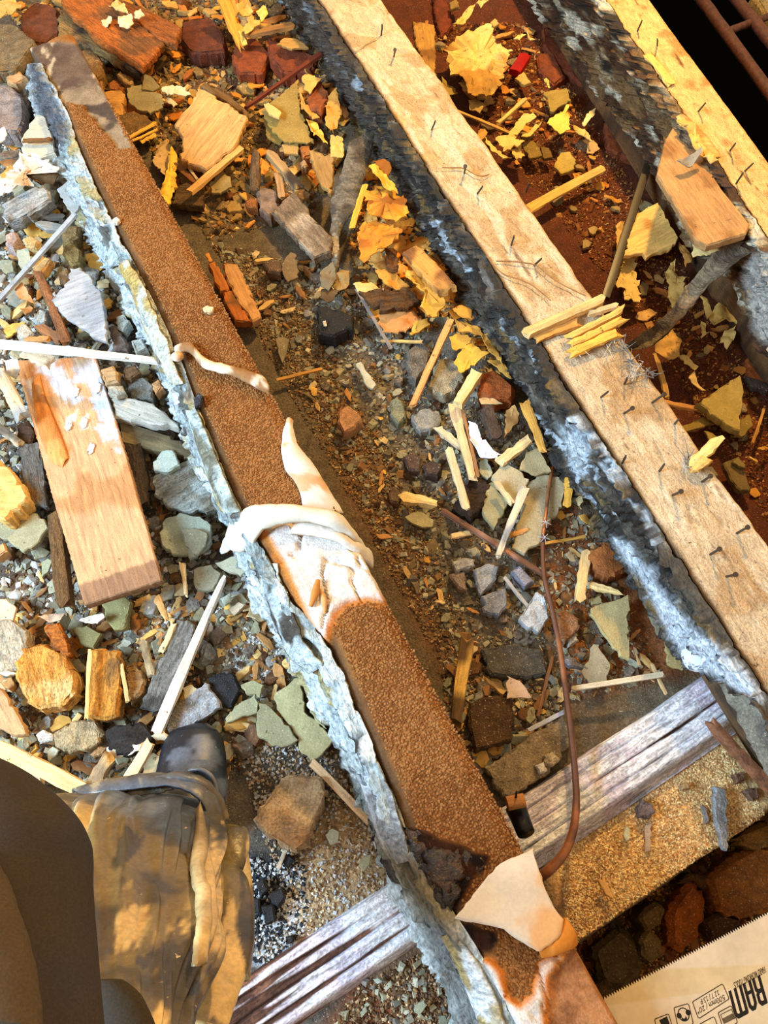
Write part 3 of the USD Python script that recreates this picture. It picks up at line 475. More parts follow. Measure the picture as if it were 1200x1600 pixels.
for a, b, w, c in [((1080, 725), (1118, 690), 16, (238, 200, 120)), ((1084, 735), (1108, 715), 12, (230, 180, 96))]: stub(j2, a, b, w, .014, .212, .225, c, 31 + w, jag=.8)
for k in range(10):   # torn fibres at the pulled boards
    cx, cy = [(905, 530), (908, 545), (1075, 715), (1070, 725), (985, 565), (1000, 575), (1015, 580), (990, 590), (975, 545), (960, 530)][k]; r = np.random.default_rng(k)
    ms = [tube_mesh(px3([(cx, cy), (cx + r.normal(0, 6), cy + r.normal(0, 6)), (cx + r.normal(0, 13), cy + r.normal(0, 13))], [.203, .212, .214 + r.uniform(0, .01)]), [.0012, .001, .0004], 5) for _ in range(9)]
    emit('torn_fibres', trimesh.util.concatenate(ms), 'wood', (196, 186, 170) if k % 2 else (120, 118, 116), j2, False, kind='stuff')
for k, pts in enumerate([[(775, 408), (830, 412), (870, 440), (915, 462)], [(690, 262), (720, 262), (750, 275), (765, 272)], [(556, 80), (575, 66), (590, 58)], [(760, 400), (790, 430), (820, 440), (860, 470)]]):
    emit('loose_fibre', tube_mesh(smooth_path(px3(pts, .207), 16), .0013, 5, .003), 'wood', (150, 110, 70) if k != 2 else (206, 176, 120), j2, True)

# --- joist 3
def j3_col(v):
    u, w = J3.uv(v); st = np.stack([u * 3, w * 16, 0 * u], -1); c = shade(v, (216, 178, 116), (186, 138, 78), .2, 18, .15, 8)
    t = sstep(.66, .72, fbm(st, 3.5, 44))[:, None]; c = c * (1 - t) + lin((120, 78, 40)) * t
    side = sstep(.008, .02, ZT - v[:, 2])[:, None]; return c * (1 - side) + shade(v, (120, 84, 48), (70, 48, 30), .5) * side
j3 = thing('floor_joist', 'far floor joist at the upper right, yellowish top beside the black void', 'joist')
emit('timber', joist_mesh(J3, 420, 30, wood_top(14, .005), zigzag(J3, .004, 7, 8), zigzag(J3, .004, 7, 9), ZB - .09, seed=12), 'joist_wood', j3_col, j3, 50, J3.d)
B3 = [(560, -300), (820, -30), (845, 10), (865, 40), (895, 75), (920, 120), (945, 150), (975, 175), (1000, 215), (1018, 243), (1050, 300), (1090, 380), (1150, 430), (1180, 500), (1215, 560), (1330, 700)]
T3 = [(740, -300), (925, -30), (953, 10), (972, 40), (1000, 80), (1030, 125), (1055, 160), (1075, 190), (1098, 225), (1115, 248), (1150, 300), (1203, 378), (1240, 430), (1285, 500), (1325, 560), (1420, 700)]
pal3 = [(112, 82, 46), ((168, 146, 110), .56, .62, 0), ((66, 38, 15), .47, .54, 1), ((196, 184, 158), .62, .66, 2), ((40, 28, 18), .60, .66, 0)]
emit('fungus_skin', side_skin(J3, T3, B3, .008, .004, .016, 19, n=460, m=30, rag_=.03), 'fungus_skin', skin_col(J3, pal3, (6, 22), 15, [([(1160, 400), (1240, 400), (1240, 560), (1180, 520)], (168, 160, 148), 10)]), j3, True, J3.d, 'grey brown fungus skin')
for b, t in [((994, 53), (1003, 32)), ((1027, 74), (1027, 61)), ((1088, 178), (1102, 161)), ((1138, 239), (1149, 224)), ((1160, 271), (1177, 255)), ((1147, 292), (1161, 270))]: nail(j3, b, t, .04)
stub(j3, (1010, 85), (1048, 130), 12, .006, .205, .205, (226, 180, 96), 61)
fold('torn_shaving', [(1056, 182), (1080, 210), (1112, 250)], [(1072, 180), (1098, 205), (1128, 245)], [.2, .2, .2], j3, 'wood', wcol((214, 172, 104)), thick=.004, bulge=.004, edge=.01)
# ---------------------------------------------------------------- weathered timber wall plate under the joists
W0, W1 = P(250, 1612, .03), P(1108, 1050, .03); WD = unit(W1 - W0); WN = np.array([-WD[1], WD[0], 0])
def plate(u0, u1, label_parent):
    nu, nv = 420, 70; u = np.linspace(0, np.linalg.norm(W1 - W0) + .01, nu); vv = np.linspace(-.108, 0, nv); U, V = np.meshgrid(u, vv, indexing='ij')
    def ridge(U, V):
        st = np.stack([U * 2.2, V * 60, 0 * U], -1).reshape(-1, 3); return fbm(st, 1, 3, 3).reshape(U.shape), fbm(st * [3, 2.2, 1], 1, 9, 4).reshape(U.shape)
    r, r2 = ridge(U, V); gro = sum(np.exp(-((V - c + .009 * (fbm(np.stack([U * 3, 0 * U + c * 50, 0 * U], -1).reshape(-1, 3), 1, 5).reshape(U.shape) - .5)) / .0022) ** 2) for c in (-.024, -.047, -.071))
    z = .036 + .010 * (r - .5) + .005 * (r2 - .5) - .006 * gro - .03 * sstep(-.084, -.108, V); z -= .02 * sstep(-.006, 0, V)
    e0 = .010 * (fbm(np.stack([U * 9, V * 0, V * 0], -1).reshape(-1, 3), 1, 71).reshape(U.shape) - .5) * (V > -.05)
    g = W0 + U[..., None] * WD + (V + e0)[..., None] * WN; g[..., 2] = z
    bk = g * 1.0; bk[..., 2] = -.06
    v = np.vstack([g.reshape(-1, 3), bk.reshape(-1, 3)]); f = grid_faces(nu, nv); N = nu * nv
    rim = np.concatenate([np.arange(nv), np.arange(1, nu) * nv + nv - 1, (nu - 1) * nv + np.arange(nv - 2, -1, -1), np.arange(nu - 2, 0, -1) * nv]); r2_ = np.roll(rim, -1)
    return fixed(v, np.vstack([f, f[:, ::-1] + N, np.stack([rim, rim + N, r2_ + N], -1), np.stack([rim, r2_ + N, r2_], -1)]))
def plate_col(v):
    d = v - W0; U, V = d @ WD, d @ WN; st = np.stack([U * 2.2, V * 60, 0 * U], -1); r = fbm(st, 1, 3, 3); r2 = fbm(st * [3, 2.2, 1], 1, 9, 4)
    gro = sum(np.exp(-((V - c) / .0032) ** 2) for c in (-.024, -.047, -.071))
    wood = shade(v, (128, 86, 66), (84, 54, 40), .5, 20); paint = shade(v, (240, 240, 246), (218, 208, 220), .4, 16, .08)
    worn = sstep(.42, .06, U / np.linalg.norm(W1 - W0)) * .30
    w = sstep(.38, .44, r * .3 + r2 * .7 + .14 - .16 * gro - worn)[:, None]; c = wood * (1 - w) + paint * w
    low = sstep(-.082, -.092, V)[:, None] * .45; return c * (1 - low) + shade(v, (150, 118, 104), (120, 80, 60), .4) * low
wp = thing('timber_beam', 'weathered grooved timber beam with flaking white paint, crossing under the nearest joist', 'timber beam')
emit('beam', plate(0, 1, wp), 'rotten_wood', plate_col, wp, 40, WD)
for a, b, w, h in [((790, 1268), (842, 1222), 16, .02), ((832, 1178), (885, 1148), 10, .01)]: pass

# ---------------------------------------------------------------- debris helpers
MARKS = []
def mpp_at(p): return np.linalg.norm(p - EYE) / FPX
def piece(name, label, cat, mat, col, poly, h=.03, thick=.012, tilt=(0, 0), alt=None, amt=.4, grain=None, parent='/World', group=None, seed=None, z=None, vs=14, var=.18, colf=None, smooth=35, **k):
    poly = np.asarray(poly, float); c0 = poly.mean(0); c = drop(*c0, h) if z is None else P(*c0, z); n = unit([tilt[0], tilt[1], 1.0])
    p3 = np.array([on_plane(x, y, c, n) for x, y in poly]); seed = zlib.crc32((str(label) + str(poly[0])).encode()) % 100000 if seed is None else seed
    if parent == '/World':                       # keep the underside near the ground
        low = (p3 - n * thick)[:, 2] - ground(p3)
    m = slab_mesh(p3, n, thick, np.random.default_rng(seed), **k)
    if label and parent == '/World': MARKS.append((label, Q(c)))
    ax = (1, 0, 0)
    if grain is not None: g = np.asarray(grain, float); ax = on_plane(*(c0 + g), c, n) - c
    return emit(name, m, mat, colf or (lambda v: shade(v, col, alt, amt, vs, var, seed % 50)), parent, smooth, ax, label, cat, group)
def rod(name, label, cat, mat, col, a, b, w, h=.012, ha=None, hb=None, alt=None, amt=.3, thick=None, w1=None, parent='/World', group=None, **k):
    """a stick from pixel a to pixel b, w pixels wide, its ends ha and hb above the ground"""
    p0, p1 = drop(*a, h if ha is None else ha), drop(*b, h if hb is None else hb); q = mpp_at((p0 + p1) / 2); seed = zlib.crc32((str(label) + str(a)).encode()) % 100000
    if label and parent == '/World': MARKS.append((label, Q((p0 + p1) / 2)))
    m = stick_mesh(p0, p1, w * q, (w if w1 is None else w1) * q, thick or max(.004, .6 * w * q), np.random.default_rng(seed), **k)
    return emit(name, m, mat, lambda v: shade(v, col, alt, amt, 18, .18, seed % 50), parent, 35, p1 - p0, label, cat, group)

# ---------------------------------------------------------------- the small pine board with flaking white paint on the left
def board_col(v):
    q = Q(v); c = shade(v, (208, 158, 112), (190, 134, 84), .4, 9, .08, 4); nz = fbm(v, 60, 8) + .5 * fbm(v, 160, 9)
    def put(poly, colr, soft=6, amp=26):
        nonlocal c; w = sstep(-soft, soft, sdf(poly, q) + amp * (nz - .75))[:, None]; c = c * (1 - w) + lin(colr) * w
    put([(50, 568), (85, 562), (100, 585), (128, 618), (118, 630), (90, 615), (70, 590)], (200, 202, 212)); put([(112, 556), (150, 554), (168, 610), (188, 690), (184, 705), (168, 668), (152, 640), (135, 600), (118, 590)], (196, 202, 216))
    put([(36, 595), (60, 588), (62, 610), (50, 618)], (206, 198, 190)); put([(146, 670), (162, 660), (182, 692), (186, 706), (172, 690)], (198, 204, 216))
    put([(104, 655), (122, 640), (116, 660), (106, 672)], (240, 232, 222), 3, 10); put([(126, 655), (138, 648), (136, 668), (128, 672)], (240, 232, 222), 3, 10)
    put([(56, 590), (66, 588), (80, 622), (96, 670), (108, 705), (100, 718), (88, 712), (70, 650)], (212, 132, 60), 9, 12)
    put([(116, 916), (246, 874), (256, 908), (128, 952)], (152, 112, 80), 2, 6)
    e = sstep(.004, .010, (board_c - v) @ board_n)[:, None]; return c * (1 - e) + lin((130, 92, 62)) * e
bp = [(24, 563), (60, 562), (86, 560), (148, 556), (190, 690), (252, 906), (192, 926), (132, 946), (80, 770)]
board_c = P(140, 750, .115); board_n = unit([-.10, .05, 1])
brd = thing('pine_board', 'short pine board with flaking white paint, lying on the rubble at the left', 'board')
bp3 = np.array([on_plane(x, y, board_c, board_n) for x, y in bp])
emit('plank', slab_mesh(bp3, board_n, .02, np.random.default_rng(4), bevel=.1, jit=.0004, warp=.0012, wscale=14, step=.004, dens=90, rough=.0004), 'wood', board_col, brd, 35, on_plane(200, 920, board_c, board_n) - on_plane(90, 560, board_c, board_n))
def onb(pts, h=0.003): return np.array([on_plane(x, y, board_c + board_n * h, board_n) for x, y in pts])
emit('lifted_sliver', strip_mesh(onb([(62, 586), (70, 620), (84, 655), (98, 690), (106, 715)], .003), onb([(50, 600), (52, 640), (66, 690), (84, 725), (98, 730)], .001), .003, bulge=.004, wob=.001), 'wood', lambda v: shade(v, (222, 152, 84), (205, 128, 60), .4), brd, True, (.3, -.9, 0), 'split sliver lifting along the left edge')
for a in [(107, 664), (131, 660), (152, 606), (142, 700), (118, 612)]:
    emit('paint_flake', slab_mesh(onb([(a[0] + dx, a[1] + dy) for dx, dy in [(-7, 3), (-1, -9), (6, -5), (3, 6), (-3, 9)]], .004), board_n, .0015, np.random.default_rng(a[0]), warp=.002), 'paper', (228, 228, 230), brd)

# ---------------------------------------------------------------- saw blade at the lower right
SC = P(1085, 1530, .13); SN = unit([.02, .03, 1])
def sp(x, y, h=0.0): return on_plane(x, y, SC + SN * h, SN)
ex = unit(sp(945, 1563) - sp(1200, 1431)); ey = np.cross(SN, ex)                 # text reads along ex, its top towards ey
E0 = sp(1440, 1306); LEN = np.linalg.norm(E0 - sp(905, 1584)); saw = thing('hand_saw', 'hand saw blade with fine teeth and black print, bottom right corner', 'saw')
PITCH = .0040; nt = int(LEN / PITCH); edge = []
for i in range(nt): edge += [E0 + ex * (i * PITCH), E0 + ex * ((i + .5) * PITCH) - ey * .0040]
edge.append(E0 + ex * LEN); hgt = .17
out = np.array([[(p - E0) @ ex, (p - E0) @ ey] for p in edge] + [[LEN + .02, hgt * .75], [0, hgt]])
bm = trimesh.creation.extrude_polygon(Polygon(out), .0011, engine='earcut'); R4 = np.eye(4); R4[:3, 0], R4[:3, 1], R4[:3, 2], R4[:3, 3] = ex, ey, SN, E0 - SN * .0011; bm.apply_transform(R4)
emit('blade', bm, 'saw_steel', lambda v: shade(v, (196, 172, 128), (206, 186, 158), .4, 9, .06), saw, False, ex)
def sxy(x, y): p = sp(x, y) - E0; return np.array([p @ ex, p @ ey])
def flat(name, shp, col=(24, 18, 14), t=.0003, **k):
    ms = [trimesh.creation.extrude_polygon(g, t, engine='earcut') for g in (getattr(shp, 'geoms', [shp])) if g.area > 1e-9]; m = trimesh.util.concatenate(ms); m.apply_transform(R4); m.apply_translation(SN * .0012)
    emit(name, m, 'print', np.tile(lin(col), (len(m.vertices), 1)), saw, False, **k)
def lettering(name, text, at, height, width, bold=False, col=(24, 18, 14), shear=.30):
    m = meshkit.text_mesh(text, height, .0003, bold); w = m.bounds[1][0] - m.bounds[0][0]; m.apply_translation((-m.bounds[0][0], 0, 0)); m.apply_scale((width / w, 1, 1)); m.vertices[:, 0] += shear * m.vertices[:, 1]; m.apply_translation((at[0], at[1], .0012)); m.apply_transform(R4)
    emit(name, m, 'print', np.tile(lin(col), (len(m.vertices), 1)), saw, False, label='lettering ' + text)
PX = mpp_at(SC)
def place(x, y): return sxy(x, y)
a = place(1187, 1523); HL, WL = 29 * PX, 12.6 * PX
from shapely.geometry import LineString
def bar(*p, w=.30): return LineString(p).buffer(w / 2, cap_style=2, join_style=1)
GL = {'R': bar((.15, 0), (.15, 2)).union(bar((.15, 1.85), (.62, 1.85), (.80, 1.65), (.80, 1.2), (.62, 1.0), (.15, 1.0))).union(bar((.62, 1.0), (.82, .8), (.82, 0))), 'A': bar((.15, 0), (.15, 1.6), (.35, 1.85), (.62, 1.85), (.82, 1.6), (.82, 0)).union(bar((.15, .75), (.82, .75), w=.24)), 'M': bar((.15, 0), (.15, 1.85), (1.18, 1.85), (1.38, 1.65), (1.38, 0)).union(bar((.765, 0), (.765, 1.85)))}
from shapely import affinity
x0 = 0
for ch in 'RAM':
    g = affinity.affine_transform(GL[ch], [WL, .30 * HL / 2, 0, HL / 2, a[0] + x0, a[1]]); flat('letter', g, label='black letter ' + ch); x0 += WL * (1.12 if ch != 'M' else 1.6)
a = place(1194, 1510); lettering('lettering', 'HARD WORKING TOOLS', (a[0], a[1]), 6.5 * PX, 47 * PX)
def bx(c4, wl=.9):
    p = Polygon([place(*c) for c in c4]).buffer(0); p = p.buffer(-2.5 * PX).buffer(2.5 * PX); return p.difference(p.buffer(-wl * PX))
flat('print_frame', bx([(1081, 1565), (1129, 1536), (1140, 1561), (1091, 1593)]), (72, 54, 30))
a = place(1131, 1554); lettering('lettering', '500mm / 20"', (a[0], a[1]), 5.2 * PX, 40 * PX)
a = place(1122, 1547); lettering('lettering', '12 T / 13 P', (a[0], a[1] - .0), 5.0 * PX, 27 * PX)
for c4 in ([(1052, 1574), (1076, 1567), (1084, 1600), (1060, 1610)], [(1022, 1592), (1045, 1583), (1054, 1615), (1030, 1625)], [(1092, 1600), (1116, 1587), (1126, 1615), (1102, 1630)], [(1121, 1582), (1143, 1570), (1153, 1598), (1131, 1612)]): flat('print_frame', bx(c4), (72, 54, 30))
def disc(x, y, r): c = place(x, y); return Point(*c).buffer(r * PX, 16)
head = disc(1068, 1585, 7.2).difference(disc(1068, 1585, 6.2)).union(disc(1061, 1587, 3)).union(disc(1075, 1582, 3)).union(disc(1069, 1591, 3.2).difference(disc(1068, 1588, 2.4))); flat('ear_protection_symbol', head)
flat('blade_symbol', Polygon([place(*c) for c in [(1030, 1594), (1042, 1588), (1050, 1610), (1040, 1616)]]))
q = Polygon([place(*c) for c in [(1125, 1585), (1143, 1576), (1149, 1591), (1131, 1600)]]); flat('timber_symbol', q.difference(q.buffer(-.8 * PX)).union(Polygon([place(*c) for c in [(1128, 1592), (1145, 1583), (1149, 1591), (1131, 1600)]])), (90, 74, 50))

# ---------------------------------------------------------------- rusty grating in the void, thin pipe, cable
gr = thing('rusty_grating', 'rusty iron bars of a grating in the black void, top right corner', 'grating')
for a, b, w in [((1010, -118), (1420, 450), 12), ((1065, -108), (1480, 420), 12), ((1136, 50), (1290, -4), 9)]:
    p0, p1 = P(*a, -.12), P(*b, -.12); pts = smooth_path([p0, p0 * .6 + p1 * .4 + [0, 0, .004], p1], 30); emit('bar', tube_mesh(pts, w * .5 * mpp_at(p0), 10, .006, w), 'rust', (74, 36, 20), gr, True)
piece('stone_block', 'pale brown stone in the top right corner beyond the grating', 'stone', 'stone', (150, 130, 90), [(1176, -10), (1190, -30), (1240, -20), (1230, 30), (1200, 26)], z=-.2, thick=.08)
pp_ = [(868, 708), (858, 760), (852, 810), (848, 850), (850, 898), (862, 950), (872, 1000), (880, 1050), (888, 1110), (895, 1170), (900, 1230), (898, 1285), (886, 1325), (862, 1356), (840, 1372)]
zz_ = [.03, .05, .055, .06, .06, .06, .06, .06, .065, .07, .075, .08, .08, .075, .06]
pts = smooth_path(px3(pp_, zz_), 90); pipe = thing('thin_pipe', 'thin brown pipe snaking down from the middle joist to the sawdust', 'pipe')
emit('tube', tube_mesh(pts, np.interp(np.linspace(0, 1, 90), [0, .4, .8, 1], [.0032, .0048, .0058, .0085]), 10), 'copper', lambda v: shade(v, (92, 54, 34), (150, 90, 50), .4, 14), pipe, True)
for px_ in ((852, 818), (850, 842)):
    for k in range(3): c = P(*px_, .062); an = k * 1.1 + px_[0]; emit('wire_tie', tube_mesh([c + [-.011 * math.cos(an), -.011 * math.sin(an), .004], c + [0, 0, .007], c + [.011 * math.cos(an), .011 * math.sin(an), .002]], .0009, 5), 'iron_nail', (150, 150, 155), pipe, True)
ob = thing('pipe_fitting', 'black plastic pipe fitting with a tan cap against the nearest joist, right of its spores', 'fitting')
p0, p1 = P(806, 1262, .10), P(822, 1302, .12)
emit('body', tube_mesh([p0, p0 * .5 + p1 * .5, p1], [.017, .015, .014], 16), 'plastic', (18, 18, 20), ob, True)
emit('cap', tube_mesh([P(792, 1256, .135), P(819, 1250, .135)], [.011, .011], 14), 'wood', (176, 120, 70), ob, 40)
emit('prong', tube_mesh([P(806, 1248, .14), P(807, 1236, .16)], [.0025, .001], 6), 'plastic', (18, 18, 20), ob, True)

# ---------------------------------------------------------------- the person standing at the lower left
per = thing('person', 'person standing in a dark jacket, loose muddy khaki trousers and black boots', 'person')
def station_tube(st, nv=48, fold=0.0, fs=(3, 12), seed=0, sub=14, crease=0.0):
    """a limb or garment given by its left and right outline points, their height, and its depth ratio"""
    L = smooth_path(np.array([P(*a, z) for a, b, z, r in st]), sub * (len(st) - 1)); R = smooth_path(np.array([P(*b, z) for a, b, z, r in st]), sub * (len(st) - 1)); n = len(L)
    ratio = np.interp(np.linspace(0, 1, n), np.linspace(0, 1, len(st)), [s[3] for s in st]); C = (L + R) / 2; W = (R - L) / 2; T = np.gradient(C, axis=0); ang = np.arange(nv) * 2 * np.pi / nv; rings = []
    for i in range(n):
        w = W[i]; nn = np.cross(T[i], w); nn = unit(nn) * np.linalg.norm(w) * ratio[i]; 
        if nn[2] < 0: nn = -nn
        k = 1 + fold * (fbm(np.stack([np.cos(ang) * fs[0], np.sin(ang) * fs[0], np.full(nv, i / n * fs[1])], -1), 1, seed, 4) - .5) * 2
        if crease: tt = i / n; k = k + crease * (np.abs(fbm(np.stack([np.cos(ang + .5 * tt) * 4.5, np.sin(ang + .5 * tt) * 4.5, np.full(nv, tt * 2.2)], -1), 1, seed + 3, 2) * 2 - 1) * 2.2 - .35) * min(1, 8 * tt)
        rings.append(C[i] + (np.cos(ang) * k)[:, None] * w + (np.sin(ang) * k)[:, None] * nn)
    return loft(rings)
# boot: sole, upper with toe cap, seen from above
def boot_ring(px_l, px_r, z): return None
toe = [((288, 1140), (326, 1132), .045, .5), ((262, 1150), (346, 1150), .050, .55), ((252, 1172), (352, 1172), .055, .6), ((246, 1200), (354, 1200), .060, .65), ((240, 1225), (356, 1225), .070, .7), ((236, 1255), (352, 1255), .085, .8), ((230, 1290), (340, 1290), .10, .85)]
bm = station_tube(toe, 40, .02, seed=3); bm.vertices[:, 2] = np.maximum(bm.vertices[:, 2], .016)
emit('boot', bm, 'rubber', lambda v: shade(v, (24, 27, 34), (84, 88, 96), .22, 26, .2, 3), per, True, label='black rubber boot scuffed with dust')
sole = [((284, 1134), (332, 1127), .012, .2), ((256, 1146), (350, 1146), .012, .14), ((246, 1172), (356, 1172), .012, .13), ((240, 1200), (359, 1200), .012, .13), ((236, 1240), (358, 1240), .012, .13), ((232, 1290), (346, 1290), .012, .13)]
emit('boot_sole', station_tube(sole, 40), 'rubber', lambda v: shade(v, (132, 132, 130), (160, 158, 150), .3, 30), per, True)
emit('boot_seam', tube_mesh(smooth_path(px3([(292, 1205), (312, 1202), (330, 1212), (338, 1232), (340, 1262)], [.103, .112, .112, .108, .10]), 30), .0032, 8), 'rubber', (104, 104, 106), per, True, label='raised seam over the instep')
emit('boot_buckle', slab_mesh(px3([(293, 1211), (310, 1211), (326, 1222), (330, 1236), (322, 1240), (304, 1224)], .113), np.array([0, 0, 1.0]), .006, np.random.default_rng(1), bevel=.3), 'plastic', (20, 20, 22), per, label='black buckle')
def khaki(v):
    q = Q(v); c = shade(v, (124, 104, 62), (84, 70, 44), .5, 11, .2, 5); st = np.stack([v[:, 0] * 34 + v[:, 1] * 10, v[:, 1] * 8, v[:, 2] * 6], -1)
    m = sstep(.55, .61, fbm(st, 1, 61, 5))[:, None] * .85; c = c * (1 - m) + lin((218, 184, 120)) * m; m = sstep(.56, .60, fbm(st * 1.3, 1, 67, 5))[:, None] * .8; c = c * (1 - m) + lin((58, 48, 32)) * m
    o = sstep(.66, .72, fbm(st * .8, 1, 71))[:, None] * .6; c = c * (1 - o) + lin((150, 86, 34)) * o
    b = sstep(-14, 26, sdf([(120, 1228), (200, 1210), (300, 1205), (330, 1260), (312, 1330), (240, 1305), (170, 1270), (90, 1255)], q) + 16 * (fbm(v, 20, 4) - .5))[:, None]; return c * (1 - b * .85) + shade(v, (96, 108, 126), (70, 76, 88), .4, 14) * b * .85
leg = [((160, 1246), (336, 1250), .11, .12), ((130, 1250), (344, 1275), .15, .26), ((70, 1276), (345, 1320), .24, .42), ((20, 1320), (342, 1400), .34, .52), ((0, 1420), (330, 1480), .44, .52), ((20, 1530), (300, 1560), .54, .55), ((40, 1640), (290, 1660), .64, .6), ((50, 1800), (300, 1800), .74, .6)]
emit('trouser_leg', station_tube(leg, 200, .10, (3.0, 3.2), 11, sub=30, crease=.20), 'oilskin', khaki, per, True, (0, 1, 0), 'loose muddy khaki waterproof trouser leg')
emit('trouser_hem', tube_mesh(smooth_path(px3([(150, 1246), (186, 1234), (230, 1222), (280, 1215), (312, 1222), (336, 1246), (350, 1282)], [.16, .175, .185, .19, .185, .175, .16]), 60), .0085, 10, .006), 'oilskin', khaki, per, True)
emit('hem_opening', slab_mesh(px3([(178, 1245), (212, 1233), (262, 1227), (272, 1233), (240, 1240), (200, 1247)], .192), np.array([0, 0, 1.0]), .004, np.random.default_rng(2)), 'oilskin', lambda v: shade(v, (64, 56, 42), (110, 92, 60), .4, 40), per, True, label='dark slab painted as shade inside the hem')  # solid dark slab; the shade of the slit is put into its colour
emit('trouser_cuff', strip_mesh(px3([(112, 1236), (180, 1222), (262, 1216), (306, 1222), (334, 1246), (346, 1280)], [.15, .155, .155, .155, .155, .15]), px3([(130, 1250), (190, 1232), (262, 1226), (300, 1234), (322, 1262), (330, 1300)], [.185, .20, .205, .205, .20, .19]), .004, n=60, m=10, bulge=.012, wob=.004), 'oilskin', khaki, per, True)
emit('storm_flap', strip_mesh(px3([(313, 1254), (322, 1290), (325, 1330), (318, 1365), (326, 1400), (322, 1440), (312, 1500)], [.22, .29, .36, .42, .47, .51, .55]), px3([(308, 1262), (304, 1300), (300, 1335), (304, 1370), (312, 1405), (314, 1445), (308, 1510)], [.24, .31, .39, .45, .50, .54, .58]), .006, n=70, m=8, bulge=.008, wob=.003), 'oilskin', lambda v: shade(v, (196, 168, 116), (150, 124, 80), .3, 14), per, True, label='pale folded seam edge')
for nm, st, sd in [('trouser_fold', [((328, 1352), (368, 1352), .20, .5), ((318, 1372), (390, 1380), .23, .5), ((312, 1430), (398, 1440), .28, .45), ((306, 1480), (394, 1500), .33, .42), ((290, 1540), (374, 1550), .38, .42), ((262, 1610), (350, 1620), .44, .4)], 21), ('trouser_fold', [((330, 1300), (352, 1292), .15, .5), ((326, 1315), (386, 1296), .17, .5), ((328, 1345), (388, 1330), .19, .5), ((334, 1372), (380, 1358), .20, .5)], 23), ('trouser_fold', [((362, 1330), (386, 1322), .12, .6), ((368, 1370), (394, 1376), .14, .6), ((372, 1440), (398, 1440), .18, .6), ((360, 1520), (390, 1530), .24, .6)], 25)]:
    emit(nm, station_tube(st, 60, .10, (2, 4), sd), 'oilskin', khaki, per, True, (0, 1, 0))
jk = [((-170, 1190), (20, 1232), .80, .5), ((-170, 1230), (105, 1270), .82, .6), ((-170, 1290), (143, 1325), .84, .6), ((-170, 1360), (144, 1380), .86, .6), ((-170, 1460), (146, 1460), .88, .6), ((-170, 1560), (158, 1570), .90, .6), ((-170, 1700), (175, 1720), .92, .6)]
emit('jacket', station_tube(jk, 60, .06, (1.6, 2), 31), 'jacket', lambda v: shade(v, (52, 50, 54), (58, 50, 44), .5, 5, .1), per, True, label='dark grey jacket hem')
emit('jacket_pocket', station_tube([((150, 1530), (190, 1530), .80, .5), ((140, 1540), (214, 1548), .80, .5), ((140, 1580), (238, 1590), .80, .5), ((140, 1660), (255, 1670), .80, .5)], 40, .05), 'jacket', lambda v: shade(v, (60, 52, 42), None, .5, 5, .1), per, True)
emit('jacket_fold', station_tube([((-150, 1360), (4, 1360), .90, .4), ((-150, 1420), (30, 1420), .93, .4), ((-150, 1500), (54, 1500), .95, .4), ((-150, 1620), (70, 1620), .97, .4)], 40, .05), 'jacket', lambda v: shade(v, (76, 64, 50), None, .5, 5, .1), per, True)
# ---------------------------------------------------------------- the rubble, piece by piece
WD_, RT, PL, ST, BR, PA = 'wood', 'rotten_wood', 'plaster', 'stone', 'brick', 'paper'
OLIVE, GREY, TAN, PALE, YEL, OCH, BRN, DRK, CREAM, ORG, BLU = (150, 136, 98), (142, 138, 128), (188, 146, 92), (216, 186, 138), (230, 178, 84), (198, 132, 52), (124, 80, 42), (58, 46, 38), (232, 214, 170), (168, 92, 38), (168, 176, 184)
def plank(lb, col, poly, h, th, grain, alt=None, mat=WD_, nm='wood_plank', cat='wood', **k): return piece(nm, lb, cat, mat, col, poly, h, th, alt=alt, grain=grain, **k)
def flake(lb, col, poly, h=.02, th=.007, nm='plaster_flake', cat='plaster', mat=PL, **k): return piece(nm, lb, cat, mat, col, poly, h, th, **k)
def leaf(lb, col, poly, h=.035, th=.003, nm='fungus_sheet', cat='sheet', mat=PA, warp=.012, **k): return piece(nm, lb, cat, mat, col, poly, h, th, warp=warp, wscale=k.pop('wscale', 38), jit=k.pop('jit', .004), step=.007, dens=22, **k)
def chunk(lb, col, poly, h=.04, th=.05, nm='stone', cat='stone', mat=ST, **k): return piece(nm, lb, cat, mat, col, poly, h, th, bevel=k.pop('bevel', .13), warp=k.pop('warp', .006), rough=k.pop('rough', .009), dens=24, step=.007, **k)
def splinter(lb, col, a, b, w, h=.02, nm='wood_splinter', cat='wood', mat=WD_, **k): return rod(nm, lb, cat, mat, col, a, b, w, h, **k)

# --- top left corner
plank('large orange-brown rotten board at the top left, broken end to the right', (176, 98, 36), [(94, -6), (170, -6), (215, 35), (257, 66), (240, 88), (222, 104), (198, 88), (150, 60), (128, 34), (102, 14)], .10, .022, (12, 10), BRN, mat=RT, tilt=(.15, .1))
plank('grey-brown broken plank under the orange board at the top left', (142, 112, 66), [(90, 26), (104, 14), (128, 36), (175, 70), (208, 96), (216, 112), (202, 108), (165, 82), (126, 66), (90, 54)], .085, .03, (12, 8), DRK, mat=RT)
plank('brown board behind the orange board, upper left', (150, 84, 32), [(172, -6), (222, 10), (283, 42), (275, 70), (250, 62), (212, 32)], .085, .02, (12, 6), BRN, mat=RT)
chunk('dark red-brown brick in the top left corner', (112, 58, 30), [(30, 48), (34, 20), (58, 2), (90, 12), (94, 50), (72, 68), (48, 66)], .06, .06, 'brick', 'brick', BR)
chunk('brown slab at the left frame edge beside the far end of the nearest joist', (128, 108, 78), [(-12, 38), (20, 38), (40, 54), (56, 68), (42, 84), (22, 104), (-12, 116)], .09, .03, cat='stone', tilt=(-.1, .1))
